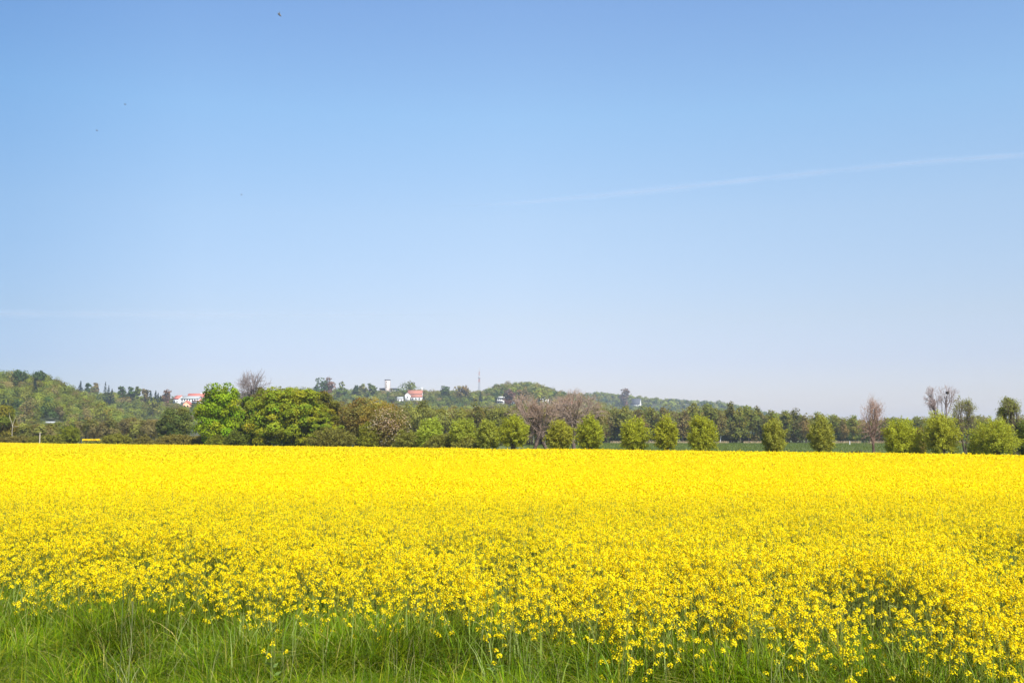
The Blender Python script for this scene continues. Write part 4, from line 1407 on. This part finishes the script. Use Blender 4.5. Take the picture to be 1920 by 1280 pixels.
def height_limit(px, Y, Z, H, W):
    """a tree that would stand in front of a house or of one of the single trees stays lower"""
    hw = W / 2 * F / Y * .9
    for p0, p1, pb, D in CLEAR:
        inn = (px + hw > p0) & (px - hw < p1) & (Y < D + 6)
        lim = CAM_H + Y * np.tan(np.arctan((640 - pb) / F) + PITCH) - Z
        H = np.where(inn, np.minimum(H, lim), H)
    return H


def hillside(name, label, n, p0, p1, y0, y1, seed, colset, weights, quads, leaf, hmin, hmax, wmin, wmax, clump, gap):
    rng = np.random.default_rng(seed)
    X, Y, px = scatter_px(n, p0, p1, y0, y1, seed + 1, gap)
    Z = terrain(X, Y)
    n = len(X)
    W = wmin + (wmax - wmin) * rng.random(n) ** 1.5
    H = rng.uniform(hmin, hmax, n) * (.75 + .25 * (W - wmin) / (wmax - wmin))
    H0 = H
    H = height_limit(px, Y, Z, H, W)
    W = np.where(H < H0, W * np.clip(H / H0 * 1.3, .3, 1), W)
    k = (Z > 0.2) & (H > 2.0)
    X, Y, Z, H, W = X[k], Y[k], Z[k], H[k], W[k]
    mb = MB()
    mass(mb, mb, X, Y, Z, H, W, colset, weights, seed + 2, quads, leaf, False, clump)
    return tag(mb.build(name, M_leaf), label, 'wood', kind='stuff')


hillside('hillside_wood', 'wood of spring green and brown trees covering the hill on the left', 5200, -160, 345, 425, 700, 1000, ('mid', 'spring', 'brown', 'spring', 'olive', 'deep'), (2, 3.2, 2.0, 2, 1.2, .7), 420, .46, 7.5, 11, 7, 12, 30, 5.2)
hillside('hillside_wood', 'band of green trees on the skyline between left hill and left village', 2600, -80, 640, 700, 1000, 1010, ('mid', 'spring', 'brown', 'spring'), (2, 3.2, 1.2, 1), 240, .68, 7, 10.5, 7, 12, 40, 5.8)
hillside('hillside_wood', 'mixed wood covering the middle hill around the village houses', 9000, 330, 1300, 800, 1300, 1020, ('mid', 'spring', 'brown', 'deep', 'pale', 'olive'), (2.5, 3.4, 1.3, 1.2, 1.4, .8), 190, .85, 7, 11, 7.5, 14, 40, 6.2)
hillside('hillside_wood', 'hazy blue-green wood along the far ridge on the right', 3400, 880, 2080, 1420, 2020, 1030, ('mid', 'spring', 'deep', 'pale'), (2.5, 3, 1.0, .9), 70, 1.8, 7, 11, 9, 15, 60, 8.0)

# ------------------------------------------------------------------ small things
D = 95
pl = at(1607, 842, D)
rng = np.random.default_rng(1100)
mb = MB()
n = 46
p0 = np.stack([rng.normal(0, .3, n), rng.normal(0, .25, n), rng.uniform(0, 1.1, n)], 1)
p1 = p0 + np.stack([rng.normal(0, .55, n), rng.normal(0, .3, n), rng.uniform(-.1, .35, n)], 1)
tubes(mb, p0, p1, .05, .02, 5, np.array([.05, .04, .03]))
o = mb.build('brush_pile', M_bark)
o.location = (pl.x, D, pl.z - 1.35)
tag(o, 'small dark heap of dead branches poking above the crop edge on the right', 'branch pile')
D = 300
r = tag(empty('marker_post', ((1590 - 960) / F * D, D, 0)), 'small white upright marker in the meadow left of the pinkish leafless tree', 'post')
ht = zat(826.5, D)
mb = MB()
tubes(mb, [(0, 0, -.1), (0, 0, ht * .8)], [(0, 0, ht * .82), (.03, 0, ht)], [.13, .13], [.12, .05], 8, (1, 1, 1))
mb.build('post', M_white, r)
MB().box(-.2, .2, -.2, .2, -.1, .12).build('foot', M_white, r)
D = 205
p = at(75, 812, D)
r = tag(empty('wooden_post', (p.x, D, 0)), 'pale weathered post beyond the low olive bush at left', 'post')
mb = MB()
tubes(mb, [(0, 0, 0)], [(0, 0, p.z)], .12, .11, 8, (1, 1, 1))
mb.build('pole', M_wood, r)
MB().box(-.16, .16, -.16, .16, p.z, p.z + .14).build('cap', M_wood, r)

# lone rapeseed plants and tall stalks standing out of the verge grass
for n_, (px, py, hz, lab) in enumerate([(522, 1190, .56, 'lone little rapeseed plant standing in the grass left of the centre'),
                                        (931, 1202, .58, 'lone rapeseed plant in the grass below the middle of the crop edge'),
                                        (1578, 1252, .60, 'lone rapeseed plant with a bright flower tuft near the bottom right')]):
    rng = np.random.default_rng(1300 + n_)
    D = (CAM_H - hz) / ((py - HZ) / F)
    r = tag(empty('rapeseed_plant', ((px - 960) / F * D, D, 0)), lab, 'flower plant', 'rapeseed plants alone in the verge')
    st, fl, lv = MB(), MB(), MB()
    tips = [np.array([0, 0, hz])] + [np.array([rng.normal(0, .06), rng.normal(0, .06), hz - rng.uniform(.03, .12)]) for _ in range(3)]
    limb(st, (0, 0, -.02), (0, 0, hz), .006, .003, rng, 4, 6, .02, col=np.array([.13, .19, .03]))
    for q in tips[1:]:
        limb(st, (0, 0, q[2] - .16), q, .0035, .002, rng, 3, 5, .05, col=np.array([.14, .2, .03]))
    tp = np.array(tips)
    heads(fl, tp, np.tile([0, 0, 1.0], (len(tp), 1)), rng, 9, .04, .024, .0085)
    th = rng.uniform(0, 6.28, 7)
    ou = np.stack([np.cos(th), np.sin(th), np.full(7, .3)], 1)
    cards(lv, ou * .06 + np.stack([th * 0, th * 0, rng.uniform(.12, hz - .15, 7)], 1), np.cross(ou, rng.normal(size=(7, 3))), .06, .016, np.array([.12, .18, .04]), rng, along=ou)
    st.build('stem', M_stem, r)
    fl.build('flowers', M_petal, r)
    lv.build('leaves', M_stem, r)
for n_, (px, py, hz, lab) in enumerate([(243, 1106, .92, 'tall dark grass stalk standing highest in the verge at lower left'),
                                        (261, 1128, .86, 'pale grass stalk just right of the tallest dark stalk at lower left')]):
    rng = np.random.default_rng(1320 + n_)
    D = 8.9 + .2 * n_
    hz = zat(py, D)
    r = tag(empty('grass_stalk', ((px - 960) / F * D, D, 0)), lab, 'grass stalk', 'tall grass stalks in the verge')
    c_ = np.array([.10, .13, .04]) if n_ == 0 else np.array([.2, .22, .09])
    sm, er, lf = MB(), MB(), MB()
    limb(sm, (0, 0, -.02), (.01, 0, hz - .09), .0045, .003, rng, 5, 6, .01, col=c_)
    t_ = np.linspace(0, 1, 40)
    a_ = np.arange(40) * 2.4
    pc_ = np.stack([.01 + np.cos(a_) * .006, np.sin(a_) * .006, hz - .1 + t_ * .1], 1)
    cards(er, pc_, np.stack([np.cos(a_), np.sin(a_), a_ * 0], 1), .011, .004, c_ * .8, rng, along=np.tile([0, 0, 1.0], (40, 1)))
    blades(lf, np.zeros(3), np.zeros(3), np.array([.42, .36, .3]), np.full(3, .006), np.array([.5, .7, .4]), rng, np.tile(c_ * 1.2, (3, 1)), zb=.3)
    sm.build('stem', M_stem, r)
    er.build('seed_head', M_stem, r)
    lf.build('leaves', M_grass, r)

# flying insects close to the camera
INS = [(524, 28, 3.2, .017, -.75, 'largest dark insect in flight near the top of the sky'),
       (235, 196, 6.0, .013, .2, 'tiny dark insect in flight, upper of two in the left sky'),
       (182, 245, 6.0, .013, .0, 'tiny dark insect in flight, lower of two in the left sky'),
       (453, 365, 6.5, .012, .1, 'tiny dark insect in flight in the middle of the left sky')]
for px, py, D, L, tilt, lab in INS:
    r = tag(empty('flying_insect', at(px, py, D)), lab, 'insect', 'insects in the sky')
    r.rotation_euler = (0, -tilt, 0)
    t = np.linspace(0, 1, 7)
    rad = L * .17 * np.sin(np.pi * np.clip(t * .96 + .02, 0, 1)) ** .6
    P = np.stack([(t - .5) * L, 0 * t, 0 * t], 1)
    mb = MB()
    tubes(mb, P[:-1], P[1:], rad[:-1], rad[1:], 8, (1, 1, 1))
    mb.build('body', M_dark, r)
    for s in (-1, 1):
        mb = MB()
        cards(mb, np.array([[-.1 * L, s * L * .3, L * .18]]), np.array([[.1, s * -.5, 1.0]]), L * .42, L * .15, (.2, .19, .18), np.random.default_rng(1), along=np.array([[-.35, s, .35]]))
        mb.build('wing', M_leaf, r)

# ------------------------------------------------------------------ contrails
M_trail = bpy.data.materials.new('ice_crystals')
M_trail.use_nodes = True
t = M_trail.node_tree
t.nodes.clear()
out = t.nodes.new('ShaderNodeOutputMaterial')
df, tl, tp = t.nodes.new('ShaderNodeBsdfDiffuse'), t.nodes.new('ShaderNodeBsdfTranslucent'), t.nodes.new('ShaderNodeBsdfTransparent')
df.inputs[0].default_value = tl.inputs[0].default_value = (.92, .9, .95, 1)
m1, m2 = t.nodes.new('ShaderNodeMixShader'), t.nodes.new('ShaderNodeMixShader')
t.links.new(df.outputs[0], m1.inputs[1])
t.links.new(tl.outputs[0], m1.inputs[2])
ge, no, mr = t.nodes.new('ShaderNodeNewGeometry'), t.nodes.new('ShaderNodeTexNoise'), t.nodes.new('ShaderNodeMapRange')
no.inputs['Scale'].default_value = .0012
no.inputs['Detail'].default_value = 3
at_ = t.nodes.new('ShaderNodeAttribute')
at_.attribute_name = 'tint'
sp = t.nodes.new('ShaderNodeSeparateColor')
t.links.new(at_.outputs['Color'], sp.inputs[0])
t.links.new(ge.outputs['Position'], no.inputs['Vector'])
t.links.new(no.outputs['Fac'], mr.inputs[0])
mr.inputs[1].default_value, mr.inputs[2].default_value = .3, .7
mr.inputs[3].default_value, mr.inputs[4].default_value = .35, 1.3
ml = t.nodes.new('ShaderNodeMath')
ml.operation = 'MULTIPLY'
t.links.new(mr.outputs[0], ml.inputs[0])
t.links.new(sp.outputs[0], ml.inputs[1])
t.links.new(ml.outputs[0], m2.inputs[0])
t.links.new(tp.outputs[0], m2.inputs[1])
t.links.new(m1.outputs[0], m2.inputs[2])
t.links.new(m2.outputs[0], out.inputs[0])


def contrail(label, pts, radius, cover, seed):
    """thin ice cloud: a few nested, almost clear shells, densest at the core"""
    P = np.array([list(p) for p in pts])
    n = 90
    s = np.linspace(0, len(P) - 1, n)
    Q = np.stack([np.interp(s, np.arange(len(P)), P[:, i]) for i in range(3)], 1)
    for _ in range(4):
        Q[1:-1] = (Q[:-2] + 2 * Q[1:-1] + Q[2:]) / 4
    u = np.linspace(0, 1, n)
    k = 14
    th = np.arange(k) * 2 * math.pi / k
    d = nrm(np.gradient(Q, axis=0))
    a = nrm(np.cross(d, np.array([0, 0, 1.0])))
    b = np.cross(a, d)
    idx = np.arange(n * k).reshape(n, k)
    q = np.stack([idx[:-1], np.roll(idx[:-1], -1, 1), np.roll(idx[1:], -1, 1), idx[1:]], -1)
    fade = np.clip(.10 + u / .45, .10, 1)
    mb = MB()
    for m_, f in enumerate((.15, .35, .6, 1.0, 1.7)):
        rad = radius * f * (.45 + .55 * fade) * (.75 + .5 * vnoise(u * 60, u * 0, seed + m_, 3))
        R = Q[:, None] + (a[:, None] * np.cos(th)[None, :, None] + b[:, None] * np.sin(th)[None, :, None]) * rad[:, None, None]
        cv = cover / 10 * np.repeat(fade[:-1], k) ** 1.2
        mb.add(R, q, np.stack([cv, cv, cv], 1))
    o = mb.build('contrail', M_trail, smooth=True)
    return tag(o, label, 'contrail')


DC = 16000
contrail('thin white vapour trail slanting up across the right half of the sky', [at(820, 388, DC), at(960, 382, DC), at(1200, 360, DC), at(1500, 327, DC), at(1750, 302, DC), at(2150, 276, DC)], 34, .22, 1200)
contrail('faint level vapour trail low in the sky at the left', [at(900, 590, DC), at(500, 591, DC), at(250, 590, DC), at(0, 588, DC), at(-250, 586, DC)], 45, .15, 1201)

# ------------------------------------------------------------------ haze
m = bpy.data.materials.new('haze_air')
m.use_nodes = True
t = m.node_tree
t.nodes.clear()
out = t.nodes.new('ShaderNodeOutputMaterial')
v = t.nodes.new('ShaderNodeVolumePrincipled')
v.inputs['Color'].default_value = (.82, .9, 1, 1)
v.inputs['Density'].default_value = 0.00017
v.inputs['Anisotropy'].default_value = 0.2
t.links.new(v.outputs[0], out.inputs['Volume'])
mb = MB().box(-6100, 6100, -6100, 6100, -2.0, 110)
o = mb.build('haze', m)
tag(o, kind='stuff')
o['label'] = 'thin pale air haze fading the far hills'
